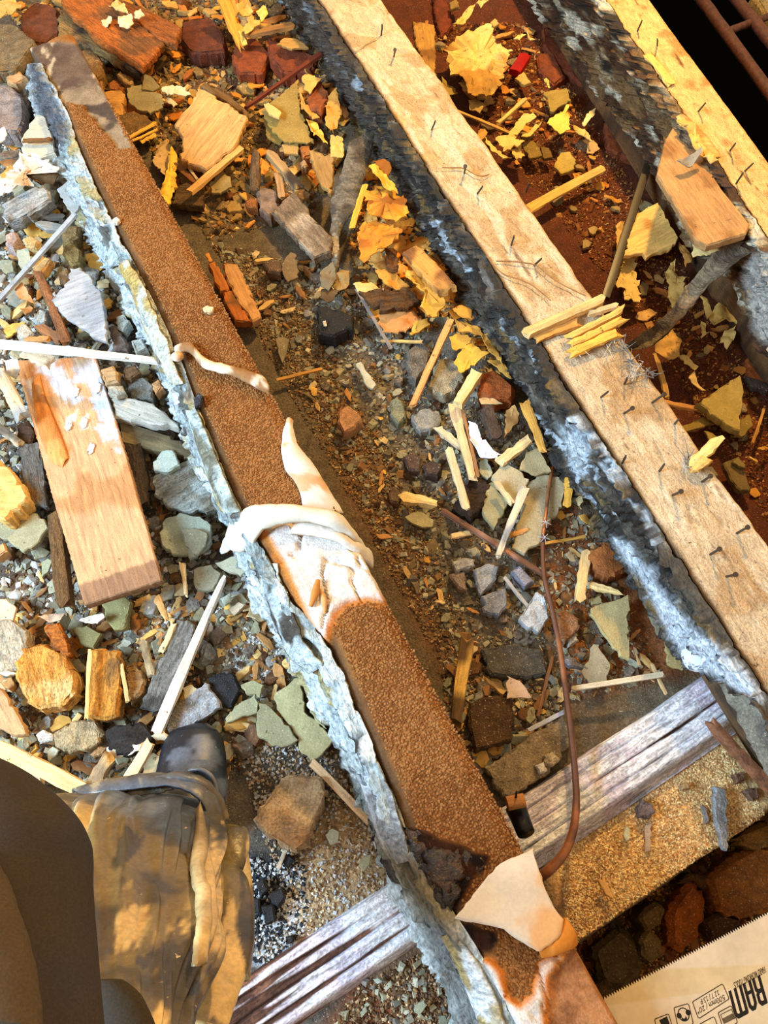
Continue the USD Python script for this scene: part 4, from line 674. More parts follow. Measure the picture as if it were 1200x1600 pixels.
leaf('yellow chips scattered at the very top left corner', (214, 176, 96), [(-6, 2), (22, -6), (34, 8), (18, 22), (-6, 26)], .08)
for i, (p, t) in enumerate([([(157, 28), (168, 20), (175, 28), (174, 39), (160, 38)], 'leftmost'), ([(185, 28), (206, 24), (208, 33), (202, 41), (186, 39)], 'middle'), ([(210, 22), (219, 14), (226, 25), (218, 31), (211, 29)], 'rightmost')]): leaf(f'{t} of three pale chips lying on the orange board', CREAM, p, .112)
leaf('pale wood flake on the orange board by the top edge', (226, 190, 120), [(170, 10), (182, -4), (194, 8), (200, 19), (184, 17)], .115, nm='wood_flake', cat='wood')
chunk('squarish tan wood block right of the joist end', (196, 142, 70), [(153, 147), (170, 141), (188, 138), (194, 146), (191, 180), (176, 185), (164, 168)], .065, .04, 'wood_block', 'wood', WD_)
flake('cracked olive plaster flake above the brown spores', OLIVE, [(197, 136), (222, 130), (236, 138), (254, 150), (255, 168), (234, 177), (214, 171), (200, 158)], .055)
flake('star-shaped olive plaster flake left of the hexagonal floorboard', (140, 122, 78), [(224, 116), (236, 120), (250, 134), (238, 142), (222, 140)], .06)
chunk('brown stone behind the tan block', (140, 102, 58), [(120, 84), (140, 72), (158, 92), (163, 112), (150, 120), (134, 106)], .06, .04); chunk('small tan stone under the tan block', (190, 140, 78), [(140, 122), (147, 112), (158, 122), (160, 140), (148, 142)], .05, .03); chunk('dark orange stone beside the tan block', (146, 84, 36), [(168, 128), (178, 121), (194, 136), (188, 142), (170, 138)], .05, .03)
chunk('flat buff pebble above the tan block', (170, 134, 86), [(182, 116), (188, 111), (208, 124), (209, 132), (196, 130)], .055, .02)
plank('hexagonal broken floorboard with scratches between the two joists, top left', (204, 156, 94), [(308, 138), (320, 140), (360, 165), (387, 183), (378, 206), (368, 228), (346, 246), (322, 265), (300, 256), (283, 250), (285, 215), (272, 195), (286, 174), (302, 156)], .09, .024, (8, -10), (140, 90, 48), amt=.15, nm='floorboard_piece', tilt=(.05, -.12))
plank('dark back edge of board behind the hexagonal floorboard', (116, 86, 50), [(312, 134), (320, 128), (360, 148), (388, 176), (386, 183), (360, 165)], .075, .02, (12, 9))
splinter('straight tan lath below the hexagonal floorboard', (214, 162, 92), (377, 233), (298, 298), 12, .07, thick=.01, wob=.05)
leaf('curled cream shell-like shaving left of the hexagonal floorboard', (240, 222, 176), [(252, 138), (270, 131), (286, 137), (298, 146), (290, 149), (276, 146), (266, 150)], .065, nm='wood_shaving', cat='wood'); leaf('narrow pale shaving below the cream shell', (224, 192, 140), [(254, 144), (262, 150), (278, 164), (272, 170), (258, 156)], .055, nm='wood_shaving', cat='wood')
chunk('brown sloping stone with yellow slivers on it', (122, 90, 48), [(180, 186), (206, 174), (228, 180), (240, 192), (232, 206), (196, 210)], .055, .03)
for i, (a, b, w) in enumerate([((200, 216), (243, 192), 6), ((204, 222), (246, 202), 4), ((221, 222), (242, 210), 6)]): splinter(['upper', 'middle', 'lower'][i] + ' of three bright yellow slivers beside the spores', (236, 178, 72), a, b, w, .07, thick=.004)
leaf('bright yellow torn sheet beside the right edge of the spores', (246, 200, 76), [(268, 230), (277, 245), (276, 284), (263, 320), (246, 300), (256, 284), (262, 262)], .05)
leaf('pale mottled sheet above the bright yellow one', (206, 172, 118), [(244, 224), (262, 218), (270, 246), (258, 276), (240, 256)], .035)
chunk('dark glossy brown piece next to the bright yellow sheet', (96, 72, 42), [(276, 290), (292, 286), (318, 298), (317, 322), (296, 322), (268, 318)], .04, .02, 'rotten_piece', 'wood', RT)
splinter('brown diagonal splinter under the hexagonal floorboard', (132, 84, 40), (266, 252), (306, 284), 8, .045); splinter('white sliver under the hexagonal floorboard', (214, 190, 160), (296, 262), (308, 280), 4, .05)
flake('olive flat piece under the tan lath', (154, 132, 82), [(326, 288), (348, 270), (360, 276), (362, 292), (344, 302), (330, 300)], .04)
# --- behind: top middle
splinter('long dark red lath lying diagonally near the top', (104, 40, 14), (500, 86), (384, 168), 8, .06, thick=.008, w1=4)
plank('orange-red brick face by the top middle', (136, 62, 22), [(370, 62), (398, 58), (424, 84), (410, 112), (374, 114), (362, 92)], .05, .04, (5, 5), mat=BR, nm='brick', cat='brick')
chunk('dark red brick at the top with two round marks', (98, 44, 18), [(284, 34), (330, 28), (352, 54), (350, 80), (300, 82), (282, 62)], .045, .05, 'brick', 'brick', BR); chunk('reddish brick left of the middle joist, top', (120, 52, 20), [(420, 56), (455, 76), (498, 90), (486, 110), (440, 112), (420, 86)], .04, .05, 'brick', 'brick', BR)
splinter('tall orange splinter at the top edge', (222, 148, 50), (346, -8), (378, 76), 19, .10, thick=.014, w1=7, ha=.13, hb=.07)
for i, p in enumerate([[(363, 8), (380, 2), (396, 18), (380, 27), (368, 22)], [(400, 14), (412, 7), (419, 22), (408, 31)], [(370, 34), (380, 40), (386, 66), (378, 70), (372, 50)], [(381, 46), (394, 32), (412, 28), (396, 46), (383, 54)], [(356, 4), (366, -4), (372, 20), (362, 30)]]): leaf(['broad pale', 'notched', 'narrow upright', 'slanting pointed', 'small thin'][i] + ' yellow flake right of the tall orange splinter', [(224, 190, 110), (238, 190, 90), (230, 196, 110), (224, 180, 92), (210, 178, 104)][i], p, .07 + .006 * i)
splinter('brown split plank touching the middle joist at the top', (150, 100, 46), (388, 54), (458, 40), 12, .075, thick=.012); flake('tan splintered chip below the brown split plank', (186, 140, 72), [(432, 70), (444, 58), (466, 62), (482, 74), (456, 77)], .065, nm='wood_chip', cat='wood', mat=WD_); leaf('small yellow crescent chip near the dark red lath', (226, 178, 92), [(421, 82), (430, 84), (442, 91), (430, 91)], .055, nm='wood_chip', cat='wood')
# --- between joists, upper
flake('large olive triangular plaster flake', (152, 124, 62), [(466, 124), (468, 165), (480, 195), (490, 222), (464, 221), (444, 221), (424, 202), (408, 172), (436, 150)], .07, tilt=(-.1, -.1))
flake('pale chip on the olive triangular flake', (214, 176, 108), [(412, 162), (420, 160), (440, 176), (436, 184), (420, 178)], .082, nm='wood_chip', cat='wood'); flake('olive flake under the triangular one', (134, 108, 54), [(410, 183), (432, 190), (450, 208), (438, 224), (418, 214)], .052)
chunk('red-brown brick fragment surrounded by yellow flakes, upper middle', (140, 70, 26), [(478, 146), (500, 124), (514, 148), (502, 178), (482, 166)], .07, .04, 'brick', 'brick', BR)
for i, p in enumerate([[(472, 116), (486, 112), (504, 124), (484, 144), (478, 140)], [(468, 140), (474, 160), (492, 180), (500, 186), (488, 188), (470, 170)], [(478, 186), (492, 186), (506, 210), (512, 222), (494, 212)], [(512, 148), (526, 140), (534, 176), (520, 206), (508, 190)], [(516, 212), (536, 220), (536, 246), (516, 244)]]): leaf(['top', 'left', 'lower left', 'right', 'lowest'][i] + ' of the yellow flakes around the red-brown brick', [(220, 164, 82), (206, 150, 68), (240, 184, 76), (212, 152, 70), (226, 178, 96)][i], p, .075)
splinter('weathered grey-brown stake pointing to the lower right, upper middle', (166, 132, 86), (422, 242), (470, 294), 14, .07, thick=.018, alt=DRK)
chunk('grey-pink brick bit left of the stake', (142, 116, 96), [(400, 294), (418, 292), (434, 299), (436, 318), (422, 338), (404, 324)], .045, .04, 'brick', 'brick', BR); chunk('small brown stone beside the pink brick bit', (150, 92, 42), [(382, 314), (390, 306), (402, 310), (402, 325), (386, 322)], .04, .03)
plank('tan triangular board with a yellow edge by the hanging ribbon', (158, 120, 66), [(482, 234), (500, 238), (521, 246), (520, 272), (516, 302), (500, 286), (490, 262)], .085, .012, (4, 12), tilt=(-.2, 0)); splinter('tan stick upright beside the stake', (170, 130, 84), (434, 272), (440, 308), 10, .06)
splinter('dark post stub standing in the rubble, upper middle', (112, 84, 54), (398, 240), (400, 298), 13, .045, mat=RT); flake('tan plaster lump under the olive flakes', (176, 142, 84), [(440, 226), (466, 220), (466, 240), (444, 240)], .055); chunk('rounded orange stone by the ribbon', (160, 98, 40), [(468, 228), (484, 226), (488, 240), (474, 246)], .06, .04); chunk('pale pink stone beside the orange one', (180, 142, 104), [(468, 254), (476, 250), (482, 258), (472, 264)], .055, .03)
plank('grey weathered plank with pale edges, between the joists', (128, 106, 82), [(458, 298), (470, 312), (494, 345), (518, 372), (517, 392), (490, 404), (456, 366), (425, 331)], .065, .025, (10, 12), (170, 150, 126), amt=.4, mat=RT, tilt=(-.12, .05))
for i, (p, c) in enumerate([([(325, 412), (336, 408), (348, 428), (358, 450), (343, 456), (334, 436)], (186, 110, 44)), ([(346, 457), (362, 452), (376, 476), (392, 501), (366, 502), (354, 478)], (176, 100, 38)), ([(347, 412), (370, 410), (388, 444), (398, 470), (406, 496), (394, 502), (376, 478), (358, 444)], (208, 156, 100))]): plank(['upper brown half of the split block beside the spores', 'lower brown half of the split block beside the spores', 'paler long half of the split block beside the spores'][i], c, p, .05, .026, (10, 20), BRN, nm='split_block', amt=.2)
splinter('little orange sliver above the split block', (206, 138, 58), (324, 396), (329, 410), 6, .05)
chunk('brown lump in the grit, centre top', (108, 82, 56), [(410, 412), (424, 404), (440, 410), (438, 426), (418, 424)], .035, .03); flake('grey-brown jagged flake in the grit', (122, 98, 66), [(440, 412), (454, 394), (464, 400), (466, 432), (450, 440), (442, 428)], .035)
leaf('grey folded leaf piece below the hanging ribbon', (128, 112, 86), [(500, 424), (520, 410), (526, 436), (514, 454), (502, 448)], .06); leaf('tan leaf piece under the hanging ribbon', (160, 130, 80), [(518, 446), (532, 420), (546, 424), (544, 446), (530, 456)], .05)
leaf('dark curled leaf above the black block', (104, 76, 42), [(502, 452), (516, 444), (528, 462), (512, 472), (500, 466)], .045)
chunk('black charcoal-like block in the grit between the joists', (30, 27, 26), [(496, 477), (512, 478), (540, 486), (553, 494), (552, 511), (524, 525), (498, 521)], .045, .045, 'charcoal_block', 'charcoal', BR, bevel=.12); chunk('white pebble on the black block', (226, 216, 204), [(504, 502), (509, 500), (511, 508), (506, 510)], .054, .006)
# --- orange pile against the middle joist
leaf('mottled orange-yellow sheet against the middle joist', (230, 158, 50), [(568, 302), (588, 288), (610, 298), (630, 306), (640, 330), (622, 346), (598, 340), (576, 336)], .10, alt=(150, 88, 28), amt=.45, vs=40); leaf('big orange folded sheet in front of the mottled one', (220, 140, 42), [(560, 356), (588, 340), (608, 352), (630, 360), (622, 372), (600, 386), (568, 413), (560, 388)], .095, alt=(176, 100, 28), tilt=(-.2, -.2))
splinter('upright yellow blade beside the hanging ribbon', (234, 172, 60), (570, 290), (550, 358), 9, .10, thick=.006); leaf('orange strip leaning on the joist, top of the pile', (228, 170, 60), [(576, 260), (590, 256), (616, 286), (622, 300), (600, 290)], .12); leaf('brown leaf at the top of the orange pile', (160, 98, 36), [(582, 252), (600, 246), (612, 262), (604, 276)], .115)
plank('tan split board with a grooved edge at the foot of the joist', (206, 148, 72), [(629, 394), (650, 382), (676, 404), (696, 426), (713, 446), (700, 452), (684, 455), (654, 424)], .09, .022, (12, 10), BRN, tilt=(-.2, .1)); splinter('ribbed brown edge strip of the split board', (168, 108, 44), (632, 402), (684, 455), 7, .075)
for i, (p, c, m) in enumerate([([(574, 404), (594, 394), (606, 412), (604, 424), (586, 422)], (224, 168, 86), PA), ([(586, 424), (610, 420), (640, 444), (632, 452), (606, 446)], (220, 150, 62), PA), ([(552, 444), (580, 438), (604, 450), (590, 460), (562, 456)], (232, 190, 120), PA), ([(560, 456), (590, 452), (640, 450), (656, 466), (638, 480), (600, 486), (578, 474)], (88, 58, 28), RT), ([(630, 420), (660, 424), (692, 452), (696, 478), (676, 496), (656, 480), (664, 462)], (236, 170, 66), PA), ([(594, 488), (618, 480), (646, 484), (660, 500), (634, 520), (604, 518), (592, 506)], (202, 138, 78), PA), ([(648, 500), (668, 494), (672, 508), (640, 522)], (230, 172, 70), PA), ([(602, 384), (620, 392), (622, 424), (606, 422)], (110, 66, 26), RT)]): leaf(['pale ochre flake with a ragged top', 'orange flake with dark holes', 'cream flat flake', 'dark rotten slab', 'bright yellow broad flake', 'orange-white mottled flake', 'narrow yellow flake', 'dark brown crumbling flake'][i] + ' in the pile left of the middle joist', c, p, .045 + .006 * (i % 5), mat=m, th=.005 if m == PA else .014)
leaf('curled ochre leaf by the joist, upper one', (212, 146, 56), [(707, 484), (722, 478), (737, 488), (736, 500), (718, 496)], .075); leaf('curled ochre leaf by the joist, lower one', (224, 160, 66), [(711, 498), (730, 502), (750, 514), (756, 524), (736, 520), (716, 514)], .07)
leaf('large yellow folded sheet by the joist, middle', (238, 178, 66), [(709, 566), (722, 548), (738, 532), (748, 546), (766, 550), (744, 564), (720, 582)], .07, tilt=(-.2, 0)); leaf('yellow sheet above the large folded one', (226, 160, 60), [(702, 526), (716, 520), (738, 530), (726, 544), (708, 546)], .06); leaf('ochre strip at the foot of the joist, middle', (204, 152, 66), [(752, 524), (762, 520), (776, 546), (786, 570), (776, 562), (762, 546)], .075); leaf('olive-yellow petal under the ochre strip', (208, 162, 74), [(762, 560), (780, 558), (794, 578), (800, 590), (780, 580)], .07)
splinter('straight orange-tan lath in the middle of the floor', (222, 158, 92), (704, 502), (644, 634), 12, .05, thick=.008, wob=.06, w1=10); splinter('grey thin twig above the black block right', (140, 128, 118), (556, 452), (612, 545), 5, .045); splinter('thin tan stick right of the spores', (190, 140, 70), (434, 593), (502, 577), 6, .025); splinter('thin straw-coloured stick in the grit', (222, 178, 108), (596, 533), (660, 534), 5, .035)
flake('small pale grey-green peg of plaster', (196, 194, 172), [(556, 568), (564, 565), (576, 584), (588, 601), (582, 608), (572, 602)], .03); flake('grey pointed shard in the grit', (134, 122, 98), [(430, 529), (441, 526), (452, 530), (448, 550), (442, 568), (434, 550)], .025)
chunk('pinkish-tan brick bit alone in the dirt', (190, 142, 104), [(530, 642), (539, 633), (554, 640), (565, 652), (556, 668), (537, 676), (527, 660)], .035, .04, 'brick', 'brick', BR)
# --- grey stones mid
for lb, c, p, h in [('dark grey rough stone by the orange-tan lath', (110, 102, 92), [(636, 548), (656, 532), (672, 542), (668, 574), (650, 596), (638, 588)], .04), ('large smooth grey-tan stone right of the lath', (158, 146, 120), [(684, 562), (700, 556), (716, 568), (726, 586), (712, 612), (690, 618), (668, 606)], .035), ('grey angular stone under the lath foot', (148, 146, 138), [(642, 650), (664, 636), (686, 642), (690, 656), (684, 668), (658, 673)], .03), ('greenish round stone left of the angular one', (142, 146, 124), [(610, 626), (620, 619), (632, 632), (634, 652), (622, 664), (610, 650)], .025), ('dark earth lump in the dirt', (96, 78, 70), [(630, 712), (644, 704), (660, 714), (656, 734), (638, 732)], .03), ('dark purple-brown earth lump', (86, 68, 62), [(662, 724), (676, 718), (692, 730), (684, 744), (666, 742)], .03), ('brown lump beside the pale block', (110, 90, 74), [(606, 768), (616, 756), (628, 768), (622, 786), (610, 782)], .025)]: chunk(lb, c, p, h, .035)
splinter('pale yellow cut wood block by the orange brick', (244, 208, 140), (746, 584), (714, 632), 20, .075, thick=.022, wob=.06, jag=.1, w1=16)
chunk('orange-red wet brick at the foot of the joist', (164, 84, 26), [(752, 582), (772, 576), (792, 590), (806, 604), (800, 626), (770, 629), (748, 614)], .055, .05, 'brick', 'brick', BR, bevel=.2)
splinter('pale paint-spotted splinter with a long brown edge', (226, 186, 136), (708, 634), (740, 746), 18, .05, thick=.008, w1=12); splinter('thin dark-edged sliver beside the spotted splinter', (150, 104, 62), (722, 640), (748, 745), 5, .052)
leaf('white bluish flake in the rubble by the joist', (226, 224, 228), [(731, 660), (742, 664), (752, 682), (768, 700), (784, 711), (770, 716), (752, 713), (738, 692)], .055, amt=.2); leaf('tan leaf with a folded rim over the brick', (206, 178, 132), [(748, 624), (760, 620), (776, 624), (786, 630), (770, 632), (752, 632)], .065)
splinter('dark brown bark roll by the orange brick', (78, 62, 52), (760, 636), (776, 690), 22, .06, thick=.018, w1=18, mat=RT); leaf('brown curled leaf beside the bark roll', (190, 146, 88), [(791, 640), (804, 633), (812, 646), (806, 664), (788, 682)], .055)
splinter('orange splinter at the foot of the joist, standing', (228, 166, 76), (822, 628), (848, 704), 16, .06, thick=.008, w1=10); splinter('pale split stick crossing the rubble', (228, 190, 134), (829, 684), (780, 722), 15, .05, thick=.01); splinter('pale narrow splinter left, crossing the brown edge', (222, 196, 156), (684, 668), (730, 706), 12, .045)
flake('tan stone-like plaster under the pale stick', (178, 160, 118), [(812, 734), (822, 704), (842, 700), (862, 736), (838, 742)], .04); flake('large speckled grey-green plaster slab', (170, 158, 126), [(826, 754), (846, 740), (872, 744), (886, 752), (880, 780), (870, 806), (858, 820), (846, 846), (820, 866), (800, 856), (812, 812)], .035, .014, tilt=(.08, 0)); flake('speckled plaster slab left of the largest one', (174, 162, 130), [(768, 746), (788, 722), (808, 732), (827, 748), (822, 772), (800, 788), (784, 764)], .045, .014); flake('olive plaster piece behind the dark block', (160, 150, 112), [(752, 764), (768, 752), (794, 784), (788, 802), (772, 826), (756, 806)], .03, .012); flake('small blue-green plaster flake', (178, 184, 166), [(748, 722), (760, 714), (770, 738), (762, 748), (750, 740)], .035)
chunk('dark brown wooden block with a cut edge', (56, 42, 34), [(738, 746), (752, 744), (767, 756), (756, 790), (736, 813), (706, 796), (722, 766)], .04, .03, 'wood_block', 'wood', RT, bevel=.15)
splinter('pale spotted splinter over the dark block', (224, 192, 148), (703, 702), (728, 796), 13, .062, thick=.008); splinter('frayed grey-white splinter crossing the plaster slab', (222, 206, 170), (818, 764), (778, 872), 15, .06, thick=.01, alt=(150, 150, 150), w1=9); splinter('short pale splinter between the plaster slabs', (220, 186, 140), (776, 752), (800, 786), 9, .058)
splinter('bright pale wood stub alone in the dirt', (242, 208, 136), (628, 776), (678, 788), 20, .035, thick=.018, w1=12); flake('olive lozenge of plaster in the dirt', (164, 154, 118), [(632, 808), (645, 800), (658, 798), (678, 812), (676, 823), (660, 824), (644, 818)], .025)
splinter('long dark lath crossing the floor to a pinkish end', (112, 74, 52), (692, 798), (858, 902), 9, .045, alt=(196, 150, 130), amt=.25, wob=.06, thick=.008); splinter('pale chip of wood by the long dark lath', (228, 194, 134), (703, 838), (736, 833), 9, .03); splinter('orange chip of wood under the frayed splinter', (206, 148, 84), (792, 836), (822, 829), 9, .04)
chunk('purple-grey stone chip by the pipe', (140, 138, 150), [(799, 892), (812, 882), (824, 894), (836, 908), (820, 919), (808, 904)], .035, .03); chunk('light blue-grey flat stone by the pipe', (190, 194, 198), [(840, 924), (850, 930), (858, 966), (842, 988), (826, 982), (810, 968), (824, 948)], .04, .02)
for lb, c, p in [('flat grey stone with a dark rim', (160, 162, 164), [(742, 888), (764, 880), (780, 884), (776, 904), (752, 928), (744, 910)]), ('pale stone wedge left of the flat grey one', (172, 170, 166), [(706, 876), (724, 870), (742, 874), (742, 884), (712, 894)]), ('brown-grey stone under the pale wedge', (140, 124, 114), [(702, 896), (728, 890), (730, 922), (716, 918)]), ('grey slab stone in the grit, lower', (136, 136, 140), [(752, 930), (790, 916), (794, 944), (780, 962), (756, 956)])]: chunk(lb, c, p, .028, .03)
splinter('grey stick between the stones', (168, 164, 158), (788, 902), (826, 948), 6, .035)
# --- in front of the middle joist, right part
chunk('rounded orange brick half under the joist skin', (152, 88, 36), [(920, 866), (944, 850), (976, 862), (986, 884), (962, 900), (934, 896)], .05, .05, 'brick', 'brick', BR)
splinter('pale wedge splinter standing in the brick dust', (222, 182, 120), (917, 862), (907, 938), 16, .04, alt=(130, 130, 128), thick=.012, w1=14); splinter('cream chip right of the pale wedge splinter', (238, 206, 140), (922, 913), (970, 927), 14, .03, w1=6); splinter('bright yellow chip behind the pipe', (236, 176, 70), (887, 748), (887, 792), 12, .035); splinter('tiny yellow chip beside the bright yellow one', (230, 180, 90), (896, 754), (902, 768), 6, .035); flake('small buff triangle of plaster under the joist', (206, 184, 134), [(898, 780), (910, 772), (912, 784), (906, 790)], .03)
splinter('thin yellow stick tied behind the pipe', (204, 152, 70), (834, 852), (914, 838), 5, .03)
flake('long pointed olive plaster shard', (172, 158, 112), [(924, 950), (952, 940), (981, 929), (981, 980), (983, 1031), (968, 1026), (946, 994), (930, 968)], .04, .01, tilt=(.1, 0)); flake('small olive flake above the long shard', (156, 142, 98), [(922, 936), (938, 930), (942, 942), (926, 944)], .03); flake('grey flat shard below the long pointed one', (150, 142, 118), [(928, 1006), (944, 1024), (954, 1038), (949, 1064), (922, 1072), (908, 1050)], .03); flake('tall curved olive shard beside the joist end', (170, 150, 100), [(1028, 954), (1040, 960), (1052, 984), (1072, 1018), (1068, 1046), (1044, 1038), (1040, 1000)], .045, .01); flake('grey-olive shard left of the curved one', (130, 122, 98), [(1006, 928), (1018, 952), (1038, 968), (1040, 992), (1028, 992), (1014, 962)], .035); flake('short tan shard above the curved one', (176, 146, 92), [(1010, 926), (1026, 936), (1034, 950), (1026, 956)], .045)
splinter('thin straight grey-white lath before the wall plate', (206, 190, 160), (894, 1076), (1037, 1053), 8, .045, thick=.006, wob=.04, w1=9); splinter('little pale stick leaning on the wall plate', (202, 168, 120), (1018, 1038), (1041, 1084), 5, .035); splinter('thin tan stick at the right of the brown puddle', (190, 150, 98), (990, 1012), (1000, 1040), 3, .03)
chunk('brown stone below the light grey one', (140, 100, 70), [(868, 958), (884, 952), (906, 966), (904, 984), (884, 1004), (872, 990)], .04, .035); chunk('dark grey wedge stone by the pipe, low', (120, 116, 122), [(876, 1030), (896, 1026), (920, 1044), (890, 1042)], .035, .02); chunk('white lump by the pipe', (186, 180, 170), [(882, 990), (898, 984), (904, 1000), (890, 1010)], .03, .02)
splinter('thick pale yellow wood stump beside the spores', (220, 176, 92), (731, 1002), (712, 1128), 23, .06, alt=(96, 70, 40), thick=.022, w1=18, wob=.06, amt=.4)
chunk('dark brown square stone dusted with crumbs', (82, 58, 34), [(734, 1096), (768, 1088), (800, 1092), (804, 1130), (800, 1158), (770, 1166), (742, 1172), (732, 1130)], .04, .04); chunk('dark grey dusty slab below the plank ends', (84, 82, 78), [(752, 1012), (800, 1006), (850, 1016), (857, 1052), (820, 1060), (766, 1054)], .03, .04); leaf('pinkish torn flake on the dusty slab', (206, 182, 164), [(792, 1056), (806, 1062), (818, 1070), (831, 1090), (810, 1090), (792, 1092)], .05, warp=.005); splinter('thin brown bent twig beside the pipe', (126, 82, 46), (864, 1026), (841, 1118), 5, .035); chunk('flat dusty ledge stone against the wall plate', (140, 122, 96), [(757, 1198), (820, 1156), (878, 1116), (892, 1160), (860, 1206), (800, 1246), (776, 1232)], .028, .03)
chunk('pale pebble on the ledge stone', (196, 178, 150), [(850, 1180), (864, 1174), (876, 1186), (866, 1196), (852, 1194)], .045, .02); chunk('white bit beside the wall plate', (202, 196, 192), [(836, 1196), (850, 1190), (856, 1204), (844, 1210)], .04, .02)
splinter('pale lath tucked against the wall plate', (180, 184, 196), (826, 1142), (880, 1112), 7, .03)

# --- left of the nearest joist, upper
chunk('pale wood block at the left edge below the brown slab', (190, 150, 104), [(4, 116), (24, 104), (42, 120), (24, 130), (10, 128)], .085, .035, 'wood_block', 'wood', WD_); chunk('light purplish-grey rough lump at the left edge', (150, 136, 130), [(-10, 130), (18, 136), (36, 150), (38, 182), (28, 204), (-10, 204)], .07, .05); chunk('grey lump between the slab and the joist end', (112, 100, 88), [(26, 132), (44, 128), (46, 160), (36, 176), (28, 156)], .06, .04)
flake('cream plaster lump leaning on the joist skin', (206, 196, 174), [(56, 178), (68, 180), (80, 206), (86, 238), (62, 246), (34, 236), (32, 216), (44, 196)], .09, .022); splinter('thin dark stripe of wood on the cream lump', (122, 84, 48), (36, 220), (80, 218), 6, .104)
leaf('big white folded fungus peel at the left edge', (226, 222, 214), [(-8, 292), (8, 270), (30, 236), (48, 240), (72, 250), (94, 266), (90, 270), (62, 262), (40, 268), (34, 280), (50, 288), (54, 292), (24, 290), (-8, 304)], .10, alt=(200, 160, 116), amt=.25, warp=.016, wscale=20); leaf('brown hollow fold under the white peel', (120, 88, 54), [(36, 262), (60, 262), (92, 270), (80, 282), (56, 286), (42, 278)], .075)
leaf('white chip at the left edge above the folded peel', (220, 220, 218), [(-6, 204), (8, 200), (12, 212), (0, 222)], .08)
plank('blue-grey weathered wood chunk with a split end', (164, 164, 160), [(2, 320), (30, 302), (64, 286), (76, 296), (80, 312), (60, 326), (34, 340), (12, 348)], .085, .04, (12, -6), (116, 92, 64), amt=.3, mat=RT, tilt=(0, -.2)); flake('pale grey flake between the chunk and the joist skin', (180, 180, 176), [(88, 294), (106, 282), (114, 300), (127, 318), (114, 336), (100, 316)], .085); splinter('dark stick under the weathered chunk', (92, 84, 76), (52, 338), (100, 340), 9, .05); plank('grey plank end below the weathered chunk', (150, 150, 144), [(54, 348), (64, 344), (98, 350), (96, 358), (70, 358)], .055, .015, (10, 2))
rod('grey_rod', 'long thin grey rod running out of the left edge', 'rod', 'copper', (160, 164, 168), (118, 334), (-6, 474), 8, ha=.12, hb=.06, h=.1, thick=.008, wob=.02, jag=.05)
for lb, c, p in [('olive stone with a rounded top beside the joist skin', (140, 112, 70), [(96, 364), (110, 350), (124, 354), (122, 370), (108, 378), (98, 374)]), ('olive-yellow stone under the rounded one', (134, 110, 62), [(96, 378), (112, 374), (126, 390), (124, 410), (112, 414), (100, 398)]), ('pink brick chip at the left', (186, 160, 152), [(8, 366), (22, 360), (30, 372), (20, 386), (8, 382)]), ('yellow stone left of the rod', (206, 172, 116), [(34, 374), (48, 368), (62, 374), (56, 386), (42, 386)]), ('brown round stone by the slab', (116, 92, 66), [(90, 424), (102, 418), (110, 432), (104, 444), (92, 440)])]: chunk(lb, c, p, .06, .04)
chunk('orange-tan wood cube right of the rod', (206, 158, 98), [(48, 420), (70, 400), (80, 404), (64, 424), (52, 424)], .06, .03, 'wood_block', 'wood', WD_); flake('green-grey flake by the rod', (172, 178, 160), [(26, 390), (44, 388), (48, 406), (36, 424), (28, 412)], .05); leaf('tan curled chip at the left, below the rod', (210, 160, 110), [(20, 446), (34, 440), (44, 456), (52, 470), (30, 468)], .06); leaf('small brown folded chip below the curled one', (186, 142, 96), [(32, 484), (44, 474), (50, 478), (40, 492)], .05)
plank('large blue-grey sawn board piece leaning towards the joist', (148, 152, 158), [(80, 470), (94, 452), (110, 436), (108, 418), (124, 416), (140, 432), (156, 452), (164, 490), (166, 534), (150, 528), (120, 508), (98, 492)], .09, .014, (8, -3), (172, 172, 174), tilt=(-.15, -.1), nm='board_piece'); splinter('white lower edge of the blue-grey board', (206, 208, 204), (84, 478), (162, 532), 6, .07)
splinter('reddish-brown long splinter left of the blue-grey board', (142, 94, 58), (60, 424), (102, 536), 13, .07, thick=.012, mat=RT); splinter('second reddish splinter below', (150, 102, 64), (62, 510), (100, 532), 14, .05); splinter('orange chip above the white stick', (196, 144, 88), (40, 530), (76, 530), 9, .055)
chunk('grey stone in front of the blue-grey board', (162, 168, 166), [(48, 498), (62, 482), (74, 486), (72, 502), (60, 506)], .06, .03); chunk('dark purplish brick bit between board and joist', (122, 106, 98), [(168, 510), (178, 506), (200, 536), (198, 546), (178, 544)], .055, .04, 'brick', 'brick', BR); chunk('pale green stone between board and joist', (186, 194, 184), [(182, 496), (194, 490), (204, 504), (192, 518), (182, 512)], .06, .03); chunk('pale stone by the joist skin, below', (176, 180, 172), [(204, 530), (222, 528), (230, 544), (212, 552)], .055, .03); chunk('pale rounded stone at the left', (186, 176, 158), [(24, 512), (38, 504), (54, 520), (42, 530), (26, 526)], .05, .03)
splinter('long white stick across the left side, above the pine board', (222, 216, 204), (-8, 537), (243, 563), 15, .135, thick=.012, w1=9, wob=.06, ha=.12, hb=.15); splinter('pale slat under the long white stick', (216, 190, 156), (36, 550), (80, 566), 18, .105)
leaf('white crumpled scraps at the left above the pine board', (226, 222, 214), [(10, 566), (28, 562), (32, 578), (24, 592), (12, 586)], .07)
